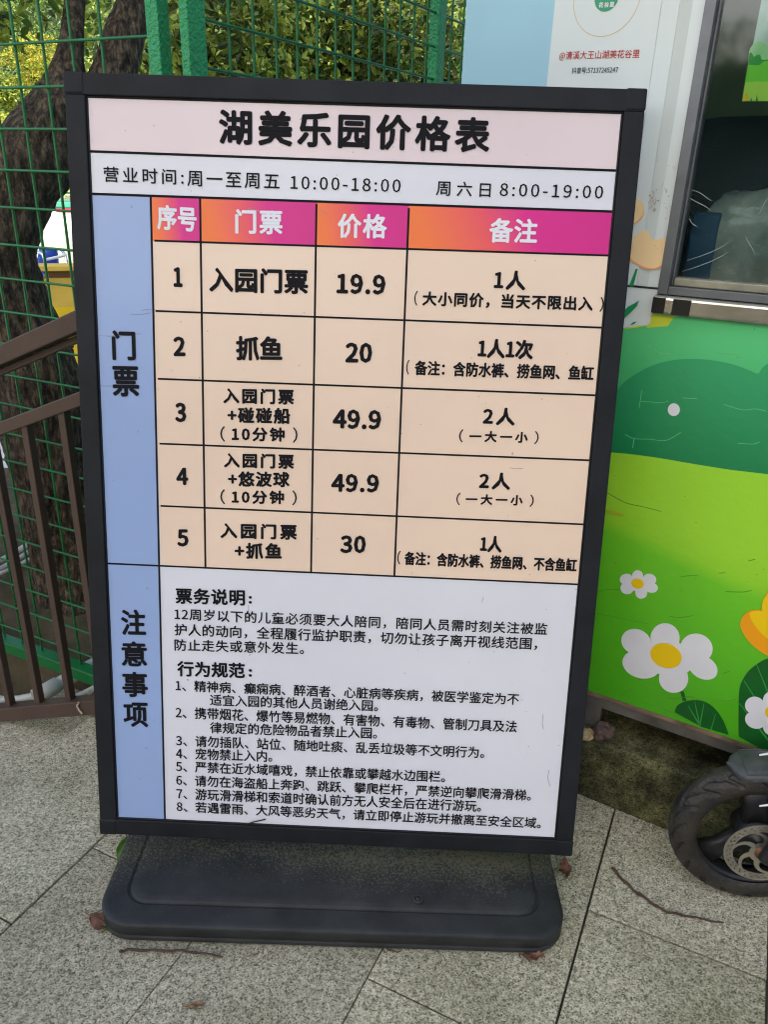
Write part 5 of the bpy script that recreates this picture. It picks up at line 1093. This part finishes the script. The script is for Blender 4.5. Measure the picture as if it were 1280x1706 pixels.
# ================================================================== LEAVES AND TWIGS ON THE GROUND
def flat_leaf(name, a, b_, wd, m, label, curl=.012, cup=.3, zc=.004, seed=1):
    """a, b_: tip points in the photo on the ground"""
    A, B_ = gnd(*a), gnd(*b_); d = B_-A; ln = np.linalg.norm(d); d /= ln; s = np.array([-d[1], d[0], 0]); rng = random.Random(seed); mb = MB(); R = []
    for i in range(13):
        t = i/12; hw = wd*(math.sin(PI*t**.85)**.8)*.5*(1-.15*math.sin(9*t)); row = []
        for k in range(7):
            q = -1+2*k/6; row.append(A+d*ln*t+s*hw*q+e_z*(zc+curl*(2*t-1)**2+cup*hw*q*q+.002*math.sin(7*t+3*q)+(.0015*abs(q)*math.sin(19*t))))
        R.append(row)
    mb.rings(R, close=False); mb.tube([A+d*ln*t+e_z*(zc+.0006+curl*(2*t-1)**2+.002*math.sin(7*t)) for t in np.linspace(-.18, .95, 10)], .0009, 5)
    o = mb.build(name, m); return tag(o, label, 'leaf')
M_dl = mat('dead leaf', (.16, .075, .045), .7, var=.35, vscale=40, bump=.3, bscale=90); M_gl = mat('green leaf', (.09, .20, .03), .45, var=.2, vscale=40); M_dl2 = mat('pale dead leaf', (.22, .13, .07), .75, var=.35, vscale=40, bump=.3, bscale=90)
flat_leaf('fallen_leaf', (150, 1530), (196, 1549), .036, M_dl, 'brown fallen leaf lying at the near left corner of the sign base', .004, .25)
flat_leaf('fallen_leaf', (870, 1597), (907, 1595), .020, M_dl, 'small reddish brown fallen leaf in front of the sign base, under its right corner', .005, .4)
flat_leaf('green_leaf', (197, 1440), (212, 1396), .020, M_gl, 'green leaf peeking out beside the sign base under the left frame corner', .004, .3)
flat_leaf('green_leaf', (172, 1543), (195, 1554), .012, M_gl, 'small green leaf under the brown leaf at the base corner', .002, .2, .002)
flat_leaf('fallen_leaf', (940, 1434), (945, 1468), .02, M_dl, 'brown leaf pressed between the sign base and the paving, right of the base', .006, .4)
flat_leaf('fallen_leaf', (310, 1680), (342, 1676), .009, M_dl2, 'pale dry leaf sliver alone on the paving near the front', .002, .5)
flat_leaf('fallen_leaf', (294, 1562), (316, 1553), .006, M_dl, 'thin dark leaf scrap just in front of the sign base', .002, .5)
def on_plinth(px, py): return onv(px, py, BP(0, 0, .030), BAZ)
rng = random.Random(9)
M_tw = mat('twig brown', (.075, .042, .026), .85, var=.3, vscale=50)
def twig(pts, r, label, seed):
    mb = MB(); q = [gnd(x, y, .004) for x, y in smooth(pts, 6)]; rng = random.Random(seed)
    q = [p+e_z*(.0015*math.sin(i*1.3)+rng.uniform(0, .0015)) for i, p in enumerate(q)]; mb.tube(q, [r*(1-.55*i/len(q))*rng.uniform(.85, 1.15) for i in range(len(q))], 7); tag(mb.build('twig', M_tw), label, 'twig')
twig([(1021, 1446), (1045, 1473), (1080, 1500), (1110, 1518), (1150, 1527), (1207, 1538)], .0030, 'long curved brown twig on the paving in front of the scooter wheel', 1)
twig([(200, 1586), (215, 1583), (270, 1584), (320, 1586), (371, 1594)], .0026, 'thin dark twig on the paving in front of the left part of the sign base', 2)
twig([(342, 1570), (352, 1562), (362, 1558)], .002, 'short reddish twig touching the front of the sign base', 3)
twig([(640, 1578), (655, 1585), (668, 1586)], .0014, 'hair thin twig at the front edge of the sign base', 4)
# rubbish by the booth foot
zf = PLZ
a = gnd(972, 1226, zf); mb = MB(); rngp = random.Random(4)
def crumple(name, c, r, m, label, seed, squash=.6):
    rng = random.Random(seed); bm = bmesh.new(); bmesh.ops.create_icosphere(bm, subdivisions=3, radius=r)
    for v in bm.verts: v.co *= 1+.45*noise.noise(v.co*1.6/r+Vector((seed*3.1, 0, 0))); v.co.z *= squash
    me = bpy.data.meshes.new(name); bm.to_mesh(me); bm.free(); me.materials.append(m); o = bpy.data.objects.new(name, me); SC.collection.objects.link(o); o.location = tuple(c); return tag(o, label, 'rubbish')
crumple('crumpled_paper', np.array(gnd(977, 1222, zf+.012)), .017, mat('orange wrapper', (.34, .19, .06), .7, var=.5, vscale=90, col2=(.5, .42, .25)), 'crumpled orange brown wrapper at the booth foot beside the board', 3)
crumple('stone', np.array(gnd(1006, 1218, zf+.012)), .022, mat('brown brick', (.11, .075, .06), .9, var=.4, vscale=60, bump=.5, bscale=80), 'brown brick lump under the booth edge beside the crumpled wrapper', 6, .8)

# grit gathered along the base, the kerb and the joints
rng = random.Random(31); mb = MB()
def crumb(p, r):
    d = [np.array([rng.gauss(0, 1), rng.gauss(0, 1), rng.gauss(0, .5)])*r*.6 for _ in range(4)]
    mb.add([p+q+e_z*r*.4 for q in d], [(0, 1, 2), (0, 2, 3), (0, 3, 1), (1, 3, 2)], rng.choice((0, 0, 1, 2)))
for _ in range(190): crumb(np.array([rng.uniform(-.5, .36), .900-abs(rng.gauss(0, .012)), .0]), rng.uniform(.0008, .0026))
for _ in range(60): crumb(np.array([rng.uniform(-.56, -.47), rng.uniform(.9, 1.2), 0]), rng.uniform(.0008, .003))
for _ in range(150): crumb(BP(rng.uniform(.2, 1.1), .0, .033+abs(rng.gauss(0, .018))), rng.uniform(.0008, .0036))
for _ in range(130): crumb(UV(rng.uniform(-1.25, -.75), 1.05-abs(rng.gauss(0, .05)), 0), rng.uniform(.0008, .003))
for _ in range(200): crumb(gnd(rng.uniform(0, 1280), rng.uniform(1430, 1706), 0), rng.uniform(.0006, .0020))
struct(mb.build('litter', [mat('grit brown', (.12, .08, .045), .9), mat('grit straw', (.33, .25, .12), .9), mat('grit dark', (.03, .025, .018), .9)]), 'stuff')
